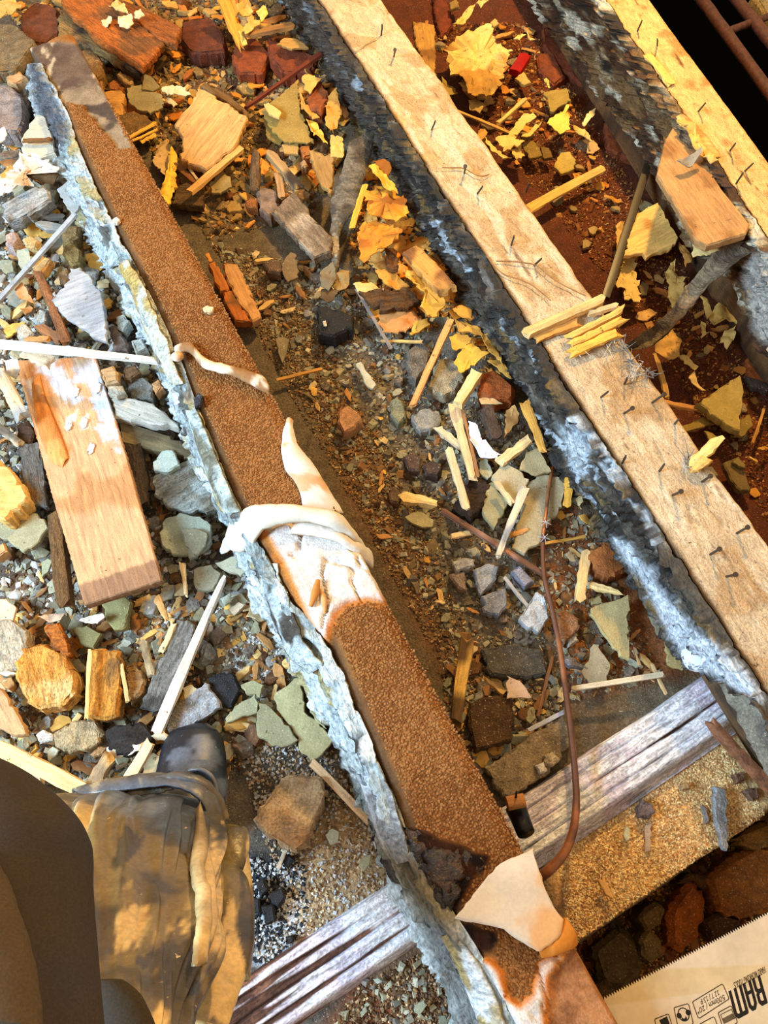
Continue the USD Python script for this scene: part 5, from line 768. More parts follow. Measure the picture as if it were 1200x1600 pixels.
# --- round the pine board
splinter('grey-white broken pole left of the pine board', (206, 188, 152), (-4, 578), (40, 654), 17, .09, thick=.02, w1=20, alt=(160, 160, 156)); splinter('lower grey broken pole at the left edge', (190, 174, 146), (-4, 668), (32, 692), 12, .06, alt=(110, 100, 86)); chunk('dark brown rotten lump under the pole end', (74, 52, 34), [(26, 664), (44, 656), (56, 674), (48, 694), (28, 690)], .05, .03, 'rotten_piece', 'wood', RT)
chunk('pale yellow wood block at the left edge', (230, 184, 108), [(-10, 716), (12, 726), (30, 750), (43, 774), (36, 784), (28, 792), (8, 812), (-10, 806)], .08, .045, 'wood_block', 'wood', WD_, bevel=.1, tilt=(-.1, .1)); flake('olive plaster flake under the yellow block', (160, 154, 122), [(-8, 814), (30, 806), (58, 802), (75, 824), (56, 850), (36, 862), (4, 842), (-8, 836)], .05, .014); plank('dark grey tile-like board left of the pine board', (96, 92, 86), [(26, 692), (64, 690), (68, 740), (74, 790), (46, 788), (34, 740)], .055, .02, (2, 12), (120, 84, 40), amt=.3, mat=RT)
chunk('tan wood end at the left edge under the plaster', (206, 160, 110), [(-8, 852), (6, 846), (10, 860), (-8, 872)], .05, .03, 'wood_block', 'wood', WD_); flake('small olive flake left of the dark beam', (166, 164, 130), [(64, 880), (74, 872), (82, 876), (76, 892), (66, 902)], .045)
splinter('dark brown beam end beside the pine board', (112, 80, 44), (88, 806), (102, 946), 22, .07, thick=.03, mat=RT, wob=.05)
plank('grey dusty plank right of the pine board', (150, 144, 130), [(172, 622), (200, 620), (238, 628), (262, 648), (278, 666), (230, 660), (180, 652)], .07, .03, (12, 5), (190, 184, 170)); plank('olive-brown plank below the grey dusty one', (126, 112, 80), [(184, 656), (240, 672), (300, 694), (312, 716), (250, 704), (190, 694)], .055, .03, (12, 4), (90, 78, 56)); splinter('dark upright post by the pine board', (78, 64, 50), (208, 696), (220, 788), 26, .05, mat=RT, thick=.02, alt=(40, 36, 34))
chunk('wood block end right of the pine board top', (176, 142, 100), [(156, 574), (176, 568), (184, 580), (184, 596), (162, 598)], .08, .04, 'wood_block', 'wood', WD_, bevel=.12); chunk('small dark block beside the wood block end', (122, 90, 58), [(192, 572), (210, 566), (218, 580), (204, 592), (192, 590)], .065, .03, 'wood_block', 'wood', RT); chunk('grey stone block left of the joist skin', (128, 126, 118), [(196, 598), (224, 588), (240, 602), (238, 622), (206, 622)], .05, .04); chunk('orange-tan stone by the joist skin', (196, 142, 92), [(234, 596), (248, 590), (254, 604), (242, 614)], .06, .03); chunk('pale lumpy piece on the grey dusty plank', (176, 168, 150), [(168, 602), (190, 600), (196, 612), (182, 618), (168, 614)], .085, .02)
flake('green-grey plaster lump right of the dark post', (176, 184, 170), [(238, 720), (252, 704), (270, 702), (280, 726), (262, 736), (240, 734)], .065, .02); plank('blue-grey ribbed board fragment beside the joist', (164, 170, 164), [(238, 744), (262, 734), (296, 716), (320, 736), (344, 762), (362, 790), (330, 796), (296, 800), (262, 792), (240, 772)], .055, .02, (12, -8), (122, 112, 94), amt=.3, mat=RT)
flake('rounded blue-green plaster plate', (160, 168, 150), [(248, 832), (258, 808), (280, 800), (312, 806), (330, 820), (330, 846), (306, 868), (268, 866), (252, 852)], .05, .016); flake('darker olive plate on the blue-green one', (134, 128, 104), [(282, 828), (302, 824), (324, 832), (322, 852), (310, 866), (290, 852)], .066, .012); flake('pale olive plate below the strap end', (180, 176, 150), [(336, 880), (360, 870), (384, 866), (390, 886), (376, 900), (350, 890)], .05, .012); flake('grey olive plate with a straight edge', (158, 154, 130), [(302, 890), (330, 882), (346, 896), (334, 920), (308, 922)], .04, .012)
splinter('small tan peg with a pale head', (224, 204, 160), (286, 880), (290, 930), 10, .055, w1=4)
# --- lower left
splinter('long white pointed splinter, lower left', (230, 214, 196), (350, 903), (246, 1138), 9, .055, thick=.012, w1=20, wob=.08); splinter('brown bark edge along the long white splinter', (156, 102, 58), (318, 976), (256, 1100), 9, .045, mat=RT)
plank('grey-black mottled plank beside the white splinter', (120, 118, 112), [(276, 972), (292, 968), (304, 976), (298, 1004), (280, 1050), (258, 1106), (238, 1112), (217, 1106), (240, 1052)], .05, .018, (-6, 14), (60, 56, 52), amt=.45, mat=RT); splinter('short pale stick left of the mottled plank', (220, 196, 150), (272, 974), (252, 1018), 9, .05); splinter('short tan splinter under the pine board', (206, 162, 100), (244, 936), (262, 970), 14, .05, w1=5); splinter('small orange chip under the pine board', (214, 158, 84), (222, 1000), (246, 984), 8, .045)
chunk('crumbling orange-yellow rotten wood mass', (214, 146, 62), [(30, 1010), (50, 1004), (76, 1010), (100, 1020), (116, 1050), (118, 1082), (96, 1102), (60, 1106), (36, 1094), (24, 1060)], .06, .05, 'rotten_wood', 'wood', RT, rough=.014, warp=.012, grain=(2, 12), alt=(236, 190, 120)); chunk('dark orange crumbs above the rotten wood mass', (186, 104, 32), [(68, 980), (92, 972), (104, 1000), (108, 1020), (84, 1016)], .06, .03, 'rotten_wood', 'wood', RT, rough=.016, alt=(60, 34, 18))
plank('yellow-brown rotten wood block with a pale left edge', (198, 134, 50), [(140, 1014), (164, 1012), (188, 1016), (190, 1060), (184, 1118), (160, 1124), (134, 1120), (136, 1070)], .065, .04, (-2, 14), (120, 84, 44), amt=.35, mat=RT, nm='rotten_wood'); splinter('pale rib along the rotten wood block', (238, 196, 118), (141, 1016), (136, 1122), 7, .078); chunk('tan rotten knot right of the wood block', (158, 122, 78), [(190, 1040), (208, 1032), (228, 1062), (222, 1084), (204, 1102), (196, 1072)], .05, .04, 'rotten_wood', 'wood', RT, rough=.01)
splinter('pale edge stick of the rotten knot', (220, 184, 120), (189, 1040), (200, 1096), 6, .06); splinter('grey upright splinter left of the mottled plank', (176, 156, 120), (226, 1002), (236, 1056), 12, .05, alt=(110, 90, 60))
chunk('cream mottled mound at the left edge', (192, 174, 146), [(-10, 972), (20, 966), (44, 984), (44, 1010), (30, 1046), (4, 1050), (-10, 1048)], .055, .04, 'rotten_wood', 'wood', RT, rough=.006, grain=(3, 12)); flake('cream flake at the left edge', (226, 196, 160), [(-8, 936), (10, 936), (26, 950), (20, 970), (4, 968), (-8, 966)], .05); leaf('pink-cream shred below the dark beam end', (214, 180, 148), [(60, 964), (80, 958), (102, 958), (96, 970), (78, 974)], .055); leaf('white petal-shaped fleck under the pine board', (226, 214, 196), [(124, 970), (140, 962), (160, 958), (164, 964), (152, 974), (134, 974)], .06, warp=.004); flake('white sliver at the left edge', (230, 216, 180), [(-6, 1050), (14, 1048), (28, 1052), (8, 1056)], .055)
flake('olive soft lump under the pine board', (150, 140, 92), [(158, 938), (186, 922), (206, 940), (196, 980), (178, 984), (164, 966)], .04, .02); flake('olive lump left of the white petal', (132, 122, 80), [(112, 982), (136, 976), (160, 990), (146, 1012), (124, 1006)], .035, .02)
plank('tan plank end at the left frame edge', (204, 160, 112), [(-10, 1070), (6, 1078), (22, 1104), (42, 1148), (30, 1150), (-10, 1136)], .05, .02, (6, 12), (166, 110, 66)); chunk('rough grey-tan mortar lump', (172, 150, 112), [(82, 1146), (110, 1128), (150, 1126), (162, 1146), (148, 1166), (106, 1178), (86, 1166)], .045, .03); chunk('white lump of lime at the left', (222, 220, 214), [(54, 1148), (66, 1140), (80, 1146), (80, 1156), (62, 1160)], .05, .02)
splinter('pale yellow lath at the lower left edge', (240, 204, 138), (-6, 1166), (130, 1236), 22, .07, thick=.012, alt=(206, 160, 104), wob=.05, amt=.2); splinter('yellow stick rising from the trouser', (232, 186, 108), (132, 1242), (170, 1184), 20, .06, thick=.012, alt=(150, 126, 96)); splinter('cream lath pointing at the boot', (242, 210, 158), (192, 1232), (236, 1156), 19, .06, thick=.010, w1=15, wob=.05); splinter('short yellow lath at the left frame edge', (236, 194, 124), (4, 1180), (4, 1240), 15, .06)
flake('cream roundish plaster piece below the pale lath', (214, 188, 150), [(12, 1200), (34, 1186), (58, 1190), (66, 1226), (56, 1250), (30, 1246), (18, 1226)], .045, .014); chunk('black flaky lump with white edges', (44, 38, 34), [(164, 1140), (186, 1132), (222, 1128), (240, 1148), (226, 1168), (194, 1180), (170, 1172)], .055, .03, 'charcoal_block', 'charcoal', RT, rough=.008); leaf('cream rim on the black flaky lump', (226, 208, 180), [(166, 1168), (184, 1166), (216, 1166), (228, 1158), (220, 1174), (180, 1184), (168, 1178)], .05); leaf('cream scrap left of the boot toe', (226, 206, 170), [(236, 1150), (252, 1142), (268, 1150), (258, 1156), (242, 1156)], .055)
chunk('brown sliver stone by the yellow stick', (150, 116, 78), [(138, 1178), (152, 1166), (168, 1166), (160, 1178), (146, 1184)], .045, .02); flake('pale green chip above the pale lath', (178, 184, 166), [(72, 1174), (82, 1166), (92, 1172), (86, 1182), (76, 1190)], .05)
plank('blue-grey dusty slate at the boot toe', (156, 158, 162), [(262, 1108), (296, 1086), (320, 1066), (334, 1082), (346, 1106), (322, 1120), (296, 1138), (266, 1150), (258, 1128)], .04, .016, (12, -6), (120, 108, 96), mat=ST, nm='slate', cat='stone', tilt=(0, -.12)); chunk('black sooty lump above the slate', (36, 30, 30), [(324, 1058), (344, 1050), (366, 1052), (376, 1080), (362, 1104), (342, 1104), (330, 1084)], .03, .03, 'charcoal_block', 'charcoal', BR, rough=.012); flake('olive cream chip left of the slate', (190, 178, 144), [(284, 1074), (300, 1070), (308, 1076), (298, 1090), (288, 1092)], .045)
flake('olive chipped flake right of the sooty lump', (160, 154, 120), [(352, 1122), (366, 1104), (398, 1084), (404, 1098), (402, 1114), (374, 1122), (354, 1130)], .03, .01); flake('olive flake under the joist skin, upper', (162, 156, 118), [(376, 1070), (396, 1062), (412, 1070), (406, 1090), (384, 1084)], .028, .01); flake('large olive plaster sheet beside the joist, with a crack', (172, 162, 118), [(430, 1082), (450, 1070), (468, 1058), (474, 1082), (476, 1112), (500, 1134), (520, 1158), (508, 1172), (486, 1188), (470, 1176), (466, 1152), (444, 1124), (432, 1108)], .03, .010); flake('dusty grey-olive sheet left of the large one', (150, 142, 108), [(404, 1098), (422, 1104), (440, 1122), (456, 1142), (466, 1156), (448, 1166), (426, 1166), (402, 1148)], .036, .010); flake('narrow olive sheet under the joist skin', (166, 158, 118), [(480, 1082), (488, 1096), (502, 1124), (510, 1138), (498, 1130), (484, 1112)], .03, .01)
chunk('small tan wood bit beside the joist skin', (226, 180, 110), [(440, 1032), (446, 1026), (456, 1034), (452, 1044), (442, 1040)], .03, .02, 'wood_chip', 'wood', WD_); plank('short pale chip on the lime dust', (214, 192, 160), [(356, 952), (374, 940), (384, 944), (366, 962)], .03, .008, (9, -6), nm='wood_chip'); flake('pale green chip on the lime dust', (186, 188, 166), [(344, 936), (360, 926), (362, 940), (352, 946)], .03)
chunk('spongy brown block of old fungus', (160, 128, 92), [(440, 1216), (470, 1208), (502, 1214), (513, 1236), (500, 1270), (484, 1308), (464, 1332), (440, 1322), (412, 1304), (394, 1280), (416, 1250)], .05, .05, 'fungus_block', 'fungus', 'soil', rough=.010, warp=.008, alt=(196, 170, 134), var=.3)
splinter('tan lath pointing at the joist, lower', (226, 188, 144), (488, 1192), (578, 1284), 13, .035, thick=.008, wob=.05); flake('pale green flake right of the spongy block', (186, 190, 168), [(508, 1304), (518, 1294), (530, 1300), (528, 1316), (516, 1320)], .03); flake('long pale green flake near the wall plate', (174, 172, 142), [(560, 1352), (566, 1340), (580, 1334), (578, 1350), (568, 1362)], .025); flake('grey-green chip below the wall plate', (170, 176, 158), [(582, 1530), (592, 1528), (598, 1534), (590, 1538)], .02); flake('olive chip by the joist, bottom', (146, 146, 120), [(648, 1570), (662, 1562), (668, 1570), (656, 1586), (648, 1582)], .02); flake('second olive chip by the joist, bottom', (120, 120, 100), [(684, 1588), (696, 1586), (700, 1600), (688, 1606)], .02)
for i, (p, t) in enumerate([([(398, 1380), (412, 1372), (420, 1390), (408, 1402)], 'upper left'), ([(420, 1396), (440, 1386), (446, 1402), (434, 1418), (424, 1412)], 'large right'), ([(408, 1416), (428, 1414), (430, 1440), (414, 1446)], 'tall'), ([(396, 1404), (406, 1404), (406, 1426), (396, 1428)], 'narrow left'), ([(436, 1340), (450, 1334), (460, 1344), (448, 1356)], 'topmost'), ([(446, 1464), (454, 1462), (458, 1470), (450, 1476)], 'lowest')]): chunk(f'{t} black coal lump beside the trouser leg', (30, 31, 34), p, .025, .025, 'coal_lump', 'coal', BR)
splinter('small pale twig among the coal', (196, 184, 164), (446, 1330), (434, 1356), 6, .03)
# --- right of the middle joist
leaf('big crumpled cream sheet beyond the middle joist', (226, 196, 118), [(690, 74), (712, 62), (734, 50), (748, 40), (768, 44), (770, 62), (800, 76), (794, 94), (786, 116), (784, 132), (760, 146), (742, 148), (722, 128), (704, 112), (700, 92)], .09, warp=.020, wscale=34, rough=.006, alt=(180, 134, 62), amt=.25); leaf('crumpled lower edge of the cream sheet', (216, 182, 104), [(716, 134), (738, 128), (756, 130), (764, 146), (754, 152), (736, 150), (722, 144)], .06, warp=.018); leaf('olive torn bit under the cream sheet, left', (168, 140, 70), [(690, 122), (704, 128), (716, 142), (706, 148), (694, 138)], .05); leaf('tan curled bit below the cream sheet', (190, 154, 88), [(732, 158), (748, 152), (760, 164), (750, 174), (734, 170)], .045)
leaf('cream strip at the top beyond the middle joist', (220, 186, 100), [(708, 40), (722, 22), (744, 4), (740, 18), (724, 34), (712, 40)], .08); leaf('cream curl at the top edge', (226, 196, 120), [(744, 6), (756, -6), (764, 2), (752, 10)], .085)
plank('tan plank standing behind the middle joist, top', (176, 134, 66), [(644, 32), (662, 34), (679, 38), (680, 84), (680, 124), (662, 96), (650, 72)], .11, .02, (2, 12), (130, 88, 40))
rod('red_cylinder', 'bright red cylinder half buried beyond the middle joist', 'cylinder', 'plastic', (150, 16, 10), (804, 114), (820, 88), 17, .05, thick=.02, wob=.02, jag=.05)
for lb, c, p, h in [('buff pointed flake below the red cylinder', (190, 156, 82), [(804, 122), (818, 112), (830, 128), (820, 132)], .05), ('square olive tile beyond the middle joist', (152, 126, 58), [(850, 144), (868, 140), (886, 138), (892, 158), (876, 166), (862, 174)], .055), ('round yellowish flake with dark spots', (176, 150, 74), [(868, 252), (876, 238), (890, 236), (900, 250), (894, 266), (878, 271), (869, 262)], .05), ('olive leaf-shaped flake below the crumple', (132, 108, 54), [(816, 226), (828, 218), (842, 230), (848, 242), (828, 246)], .045), ('dark olive flake right of the leaf-shaped one', (110, 86, 44), [(844, 230), (858, 232), (864, 246), (850, 248)], .04), ('olive chip near the top beyond the middle joist', (134, 108, 54), [(702, 4), (714, -2), (718, 10), (704, 14)], .05), ('round pale disc near the cream strip', (186, 152, 88), [(766, 34), (774, 28), (780, 36), (772, 42)], .06)]: flake(lb, c, p, h, .010, tilt=(-.1, 0))
leaf('bright yellow fan-shaped sheet beyond the joist', (236, 206, 88), [(855, 188), (868, 178), (887, 164), (889, 186), (890, 204), (876, 209), (866, 198)], .07); leaf('upright cream folded sheet, middle right', (230, 200, 120), [(792, 214), (804, 196), (816, 180), (832, 178), (838, 184), (824, 190), (812, 206), (800, 218)], .075); leaf('pointed cream sheet beside the folded one', (224, 190, 104), [(814, 214), (830, 200), (848, 188), (840, 200), (824, 214)], .07); leaf('cream boat-shaped shaving, middle right', (226, 196, 118), [(758, 212), (770, 224), (784, 240), (800, 246), (786, 247), (768, 234), (760, 222)], .065); leaf('broad cream sheet with spots, middle right', (232, 202, 124), [(774, 214), (790, 210), (806, 218), (820, 220), (808, 230), (786, 234)], .075); leaf('small cream sheet under the spotted one', (220, 186, 108), [(796, 236), (814, 228), (820, 246), (806, 252)], .06)
leaf('yellow scraps right of the red cylinder', (228, 190, 106), [(802, 60), (816, 50), (822, 56), (812, 62)], .07); leaf('pointed yellow scrap right of the red cylinder', (226, 192, 116), [(822, 48), (830, 56), (838, 62), (828, 64)], .07); leaf('thin upright yellow sliver beyond the joist', (224, 186, 84), [(850, 122), (854, 122), (860, 138), (856, 136)], .06); leaf('cream forked shred near the far joist', (228, 200, 134), [(910, 188), (920, 176), (931, 168), (929, 180), (914, 195)], .05); leaf('curly cream shred near the far joist', (220, 190, 110), [(896, 196), (910, 200), (920, 206), (926, 220), (916, 212), (902, 206)], .045)
splinter('thin stick from the middle joist into the debris', (190, 146, 76), (706, 170), (796, 208), 5, .055); splinter('pale stick crossing below the cream sheet', (216, 178, 108), (821, 156), (778, 192), 6, .06); splinter('flat orange-tan lath beyond the middle joist', (224, 172, 92), (941, 264), (822, 328), 14, .055, thick=.006, wob=.05, w1=17); splinter('tan wedge against the middle joist', (186, 138, 64), (758, 206), (740, 224), 14, .06)
rod('dark_pipe', 'dark slanting pipe between the middle and far joists', 'pipe', 'copper', (52, 38, 24), (1018, 240), (946, 466), 12, h=.06, ha=.10, hb=.07, thick=.014, wob=.02, jag=.05)
plank('pale tan offcut board leaning on the far joist', (178, 134, 84), [(1026, 272), (1038, 222), (1052, 196), (1068, 200), (1096, 240), (1128, 296), (1172, 350), (1166, 366), (1104, 384), (1088, 376), (1062, 330)], .20, .02, (12, 16), (150, 106, 60), amt=.2, tilt=(-.12, .05), z=.19, nm='offcut_board', cat='board', jit=.0006)
leaf('grey curled scrap stuck on the offcut board', (150, 142, 128), [(1058, 250), (1072, 246), (1092, 238), (1094, 244), (1080, 256), (1066, 256)], .15, z=.215); leaf('torn yellow paper along the top of the offcut board', (226, 178, 96), [(1058, 184), (1070, 182), (1084, 196), (1100, 224), (1122, 250), (1112, 252), (1088, 232), (1076, 210), (1068, 196)], .2, z=.215)
plank('pale angular board piece between the far joists', (232, 186, 104), [(975, 400), (984, 366), (996, 332), (1014, 322), (1028, 316), (1044, 342), (1060, 372), (1046, 390), (1022, 396), (1010, 404), (1004, 396)], .07, .012, (12, -6), (190, 136, 66), amt=.15, nm='board_piece'); leaf('cream strip hanging below the angular board', (222, 190, 116), [(974, 402), (994, 402), (996, 430), (1002, 475), (986, 470), (974, 472), (976, 452), (960, 446), (968, 430)], .05); leaf('yellow blade beside the cream strip', (204, 160, 84), [(962, 352), (978, 342), (968, 372), (964, 390)], .05)
leaf('tall bent cream sheet left of the grey ribbon', (224, 188, 108), [(1040, 428), (1054, 402), (1050, 424), (1072, 430), (1066, 462), (1052, 482), (1044, 456)], .06, warp=.014); leaf('ochre sheet above the bent cream one', (200, 140, 66), [(1060, 380), (1074, 386), (1084, 400), (1074, 412), (1066, 398)], .06)
emit('fungus_ribbon', strip_mesh(px3([(1186, 376), (1130, 384), (1110, 402), (1078, 440), (1052, 476), (1030, 502), (1000, 522), (974, 540)], [.17, .16, .14, .11, .09, .06, .03, .0]), px3([(1190, 388), (1160, 402), (1130, 426), (1098, 456), (1066, 496), (1042, 520), (1018, 540), (980, 548)], [.17, .16, .14, .12, .09, .07, .03, .0]), .004, n=70, m=10, bulge=-.014, wob=.008, edge=.01), 'fungus_skin', lambda v: shade(v, (128, 112, 88), (92, 76, 58), .4, 20), '/World', True, (1, -1, 0), 'grey leathery fungus ribbon stretched from the far joist to the debris', 'fungus')
leaf('cream torn paper edge above the grey ribbon', (238, 214, 144), [(1084, 400), (1083, 380), (1096, 380), (1118, 382), (1150, 376), (1178, 374), (1150, 384), (1110, 396)], .16, z=.15, warp=.008); leaf('cream petal under the ribbon, left', (214, 176, 96), [(1094, 456), (1104, 468), (1112, 494), (1104, 500), (1098, 480)], .05); leaf('cream petal under the ribbon, middle', (224, 190, 110), [(1108, 496), (1120, 478), (1146, 480), (1160, 500), (1170, 516), (1150, 504), (1128, 498), (1116, 508)], .05, warp=.016); leaf('cream curl under the ribbon, right', (222, 190, 114), [(1124, 536), (1132, 516), (1150, 508), (1146, 530), (1136, 546)], .045, warp=.014); leaf('thin cream sliver under the ribbon', (230, 200, 124), [(1098, 498), (1106, 500), (1104, 522), (1096, 528)], .045)
leaf('tan torn flake below the ribbon', (206, 160, 88), [(1024, 540), (1036, 520), (1050, 516), (1065, 530), (1062, 556), (1046, 562), (1030, 552)], .06); splinter('tan stick standing beside the middle joist', (196, 152, 84), (1024, 552), (1042, 622), 8, .05); splinter('orange lath behind the middle joist', (196, 138, 72), (1036, 628), (1104, 642), 9, .045); leaf('cream shred right of the tan stick', (220, 188, 126), [(1076, 590), (1086, 578), (1090, 594), (1102, 612), (1090, 606)], .05); leaf('cream strand from the tan flake', (222, 190, 120), [(1058, 556), (1070, 556), (1092, 572), (1086, 578), (1068, 570)], .05)
flake('triangular olive plaster slab on the right', (170, 148, 84), [(1089, 630), (1120, 612), (1156, 586), (1162, 604), (1160, 640), (1156, 674), (1146, 671), (1118, 650)], .06, .02, tilt=(.15, .1)); flake('curved olive strip below the triangular slab', (146, 120, 58), [(1062, 666), (1084, 658), (1108, 648), (1118, 662), (1096, 668), (1072, 674)], .04, .01); flake('olive plate under the triangular slab', (140, 116, 58), [(1150, 660), (1172, 646), (1178, 664), (1160, 682), (1148, 680)], .035, .01); flake('dark olive rock plate at the right', (116, 96, 58), [(1130, 724), (1148, 716), (1166, 740), (1174, 764), (1158, 766), (1142, 750)], .045, .02); flake('grey stone flake near the joist, right', (134, 122, 104), [(1100, 728), (1114, 728), (1124, 742), (1110, 748), (1102, 740)], .04, .015); flake('small olive flake above the rock plate', (126, 108, 62), [(1144, 722), (1152, 714), (1166, 726), (1164, 732)], .055, .01); flake('olive flake left of the yellow stub', (148, 126, 66), [(1100, 672), (1114, 676), (1122, 684), (1108, 688)], .04)
splinter('thin straw stem at the right edge', (186, 132, 62), (1194, 638), (1176, 692), 4, .035); leaf('orange grass blade at the right edge', (214, 156, 72), [(1180, 704), (1196, 696), (1206, 698), (1190, 706)], .03); splinter('straw lying by the right edge', (204, 160, 94), (1170, 714), (1184, 722), 3, .03); chunk('large orange-red brick surface at the right edge', (150, 76, 28), [(1166, 560), (1190, 536), (1230, 560), (1230, 612), (1196, 606), (1174, 590)], .02, .05, 'brick', 'brick', BR); chunk('dark stone sliver at the right edge', (70, 58, 48), [(1164, 586), (1182, 590), (1206, 606), (1200, 612), (1176, 602)], .035, .02)
for lb, c, p in [('broad red-brown brick beside the far joist', (122, 54, 20), [(850, 30), (900, 60), (950, 130), (930, 140), (880, 110), (848, 70)]), ('red-brown brick below the far joist skin', (128, 60, 24), [(945, 190), (980, 190), (1000, 236), (990, 250), (950, 230)]), ('dark red brick at the top beyond the middle joist', (112, 46, 18), [(676, -6), (700, 0), (708, 40), (690, 60), (682, 40)]), ('rusty brick near the square tile', (126, 58, 22), [(838, 80), (864, 84), (884, 120), (866, 132), (842, 110)])]: chunk(lb, c, p, .02, .05, 'brick', 'brick', BR)
# --- lower right: mortar and stones
_c = P(1160, 1120, .135); _n = unit(-J2.n + [0, 0, .9]); emit('stone_slab', slab_mesh(np.array([on_plane(x, y, _c, _n) for x, y in [(1106, 1040), (1126, 1034), (1160, 1050), (1205, 1092), (1290, 1190), (1290, 1330), (1196, 1212), (1150, 1122)]]), _n, .03, np.random.default_rng(8), rough=.002), 'stone', lambda v: shade(v, (136, 128, 112), (108, 100, 90), .3), '/World', 35, J2.d, 'grey stone slab under the end of the middle joist', 'stone'); splinter('rough brown iron bar lying on the sawdust', (130, 84, 56), (1110, 1128), (1212, 1238), 15, .06, mat='rust', nm='iron_bar', cat='bar', thick=.014, w1=18, wob=.06)
flake('long grey slate shard upright in the sawdust', (150, 154, 158), [(1116, 1228), (1126, 1230), (1135, 1234), (1139, 1280), (1136, 1330), (1131, 1327), (1120, 1282)], .03, .012, mat=ST, nm='slate', cat='stone', tilt=(.2, 0)); flake('grey slate sliver left of the shard', (140, 136, 132), [(1097, 1258), (1104, 1262), (1108, 1284), (1102, 1288)], .01, .008, mat=ST, nm='slate', cat='stone'); chunk('purple-grey stone lump on the sawdust', (124, 108, 106), [(998, 1264), (1004, 1248), (1020, 1256), (1026, 1268), (1016, 1278), (1000, 1276)], .025, .03); flake('oval pale green chip on the sawdust', (198, 196, 164), [(974, 1304), (979, 1290), (985, 1296), (984, 1312), (978, 1316)], .015); flake('faint lilac strip on the sawdust', (190, 168, 150), [(1008, 1290), (1018, 1286), (1016, 1330), (1008, 1332)], .008, .006); splinter('pale chip on the sawdust, left', (216, 168, 102), (940, 1374), (954, 1400), 10, .02)
for lb, c, p in [('brown clod by the iron bar, upper', (116, 84, 62), [(1146, 1210), (1162, 1206), (1166, 1218), (1152, 1224)]), ('brown clod by the iron bar, lower', (126, 98, 80), [(1164, 1234), (1184, 1230), (1190, 1246), (1176, 1252)]), ('small buff stone on the sawdust, upper', (170, 140, 100), [(1064, 1226), (1076, 1222), (1080, 1232), (1068, 1234)])]: chunk(lb, c, p, .02, .02)
for lb, c, p, h in [('bright orange brick in the hole above the saw', (176, 92, 26), [(1042, 1434), (1060, 1400), (1082, 1376), (1102, 1392), (1106, 1430), (1096, 1462), (1066, 1490), (1046, 1474)], .05), ('large orange stone at the right of the hole', (158, 92, 30), [(1106, 1372), (1140, 1340), (1186, 1318), (1230, 1330), (1230, 1420), (1160, 1436), (1122, 1424)], .06), ('olive-brown stone in the hole, left', (112, 90, 48), [(925, 1480), (970, 1446), (1000, 1470), (1006, 1520), (976, 1550), (940, 1540)], .03), ('yellowish stone between the hole stones', (134, 106, 52), [(1000, 1466), (1018, 1450), (1034, 1470), (1036, 1496), (1020, 1506), (1004, 1492)], .05), ('brown stone at the rim of the hole', (126, 94, 44), [(1000, 1430), (1024, 1408), (1040, 1420), (1034, 1444), (1010, 1456)], .07), ('dark brown stone under the sawdust ledge', (96, 62, 28), [(1060, 1380), (1080, 1362), (1116, 1370), (1104, 1392), (1084, 1378)], .05), ('brown stone at the right edge under the ledge', (150, 104, 40), [(1150, 1310), (1190, 1284), (1226, 1280), (1226, 1320), (1180, 1326)], .08), ('dark stone slab by the saw teeth', (84, 54, 26), [(1100, 1440), (1130, 1424), (1160, 1440), (1150, 1466), (1112, 1470)], .04), ('small brown stone at the joist side of the hole', (104, 76, 36), [(930, 1540), (950, 1530), (968, 1552), (952, 1580), (936, 1570)], .04)]: chunk(lb, c, p, h, .09)
chunk('flat pale pebble resting on the spores', (222, 196, 150), [(316, 480), (324, 476), (334, 479), (332, 486), (320, 487)], z=ZT + .017, th=.012, h=0, rough=0, warp=.001); chunk('small white pebble on the spores, far end', (236, 226, 206), [(175, 342), (182, 338), (187, 343), (183, 347), (176, 347)], z=ZT + .017, th=.01, h=0, rough=0, warp=.001); chunk('small black lump on the left of the spores', (50, 52, 60), [(302, 622), (310, 614), (318, 620), (314, 632), (304, 634)], z=ZT + .02, th=.016, h=0)
# ---------------------------------------------------------------- chips by region: alike pieces too many to tell apart, each an object
def scatter_px(poly, n, rng, margin=0):
    """n spots spread evenly over the ground inside the outline"""
    poly = np.asarray(poly, float); c = np.array([P(x, y, 0) for x, y in poly]); lo, hi = c.min(0), c.max(0); out = []
    while len(out) < n:
        q = np.stack([rng.uniform(lo[0], hi[0], 4 * n + 20), rng.uniform(lo[1], hi[1], 4 * n + 20)], -1)
        q3 = np.concatenate([q, ground(q)[:, None]], 1); ok = sdf(poly, Q(q3)) > margin
        v1, v2, v3 = J1.uv(q3)[1], J2.uv(q3)[1], J3.uv(q3)[1]
        u1 = J1.uv(q3)[0]
        for J, vv in ((J1, v1), (J2, v2), (J3, v3)): ok &= ~((vv > -.01) & (vv < J.w + .015) & (J.uv(q3)[0] > -.02))
        out += list(q3[ok])
    return np.array(out[:n])
ZONES = {
 'upper left': ([(0, 10), (470, -10), (545, 200), (500, 330), (330, 380), (210, 200), (60, 80)], 'in the rubble at the upper left between the joists'),
 'left': ([(0, 120), (50, 130), (180, 460), (330, 760), (420, 1000), (300, 1000), (0, 1000)], 'in the rubble left of the nearest joist'),
 'lower left': ([(0, 960), (400, 930), (480, 1120), (380, 1200), (0, 1230)], 'in the litter around the boot'),
 'middle': ([(330, 380), (560, 430), (700, 560), (860, 700), (1000, 980), (1040, 1060), (860, 1100), (740, 1060), (600, 860), (450, 560)], 'in the grit between the nearest and middle joists'),
 'right': ([(640, 0), (800, 0), (1080, 400), (1330, 700), (1340, 1000), (1200, 820), (1000, 500), (760, 200)], 'on the red earth beyond the middle joist')}
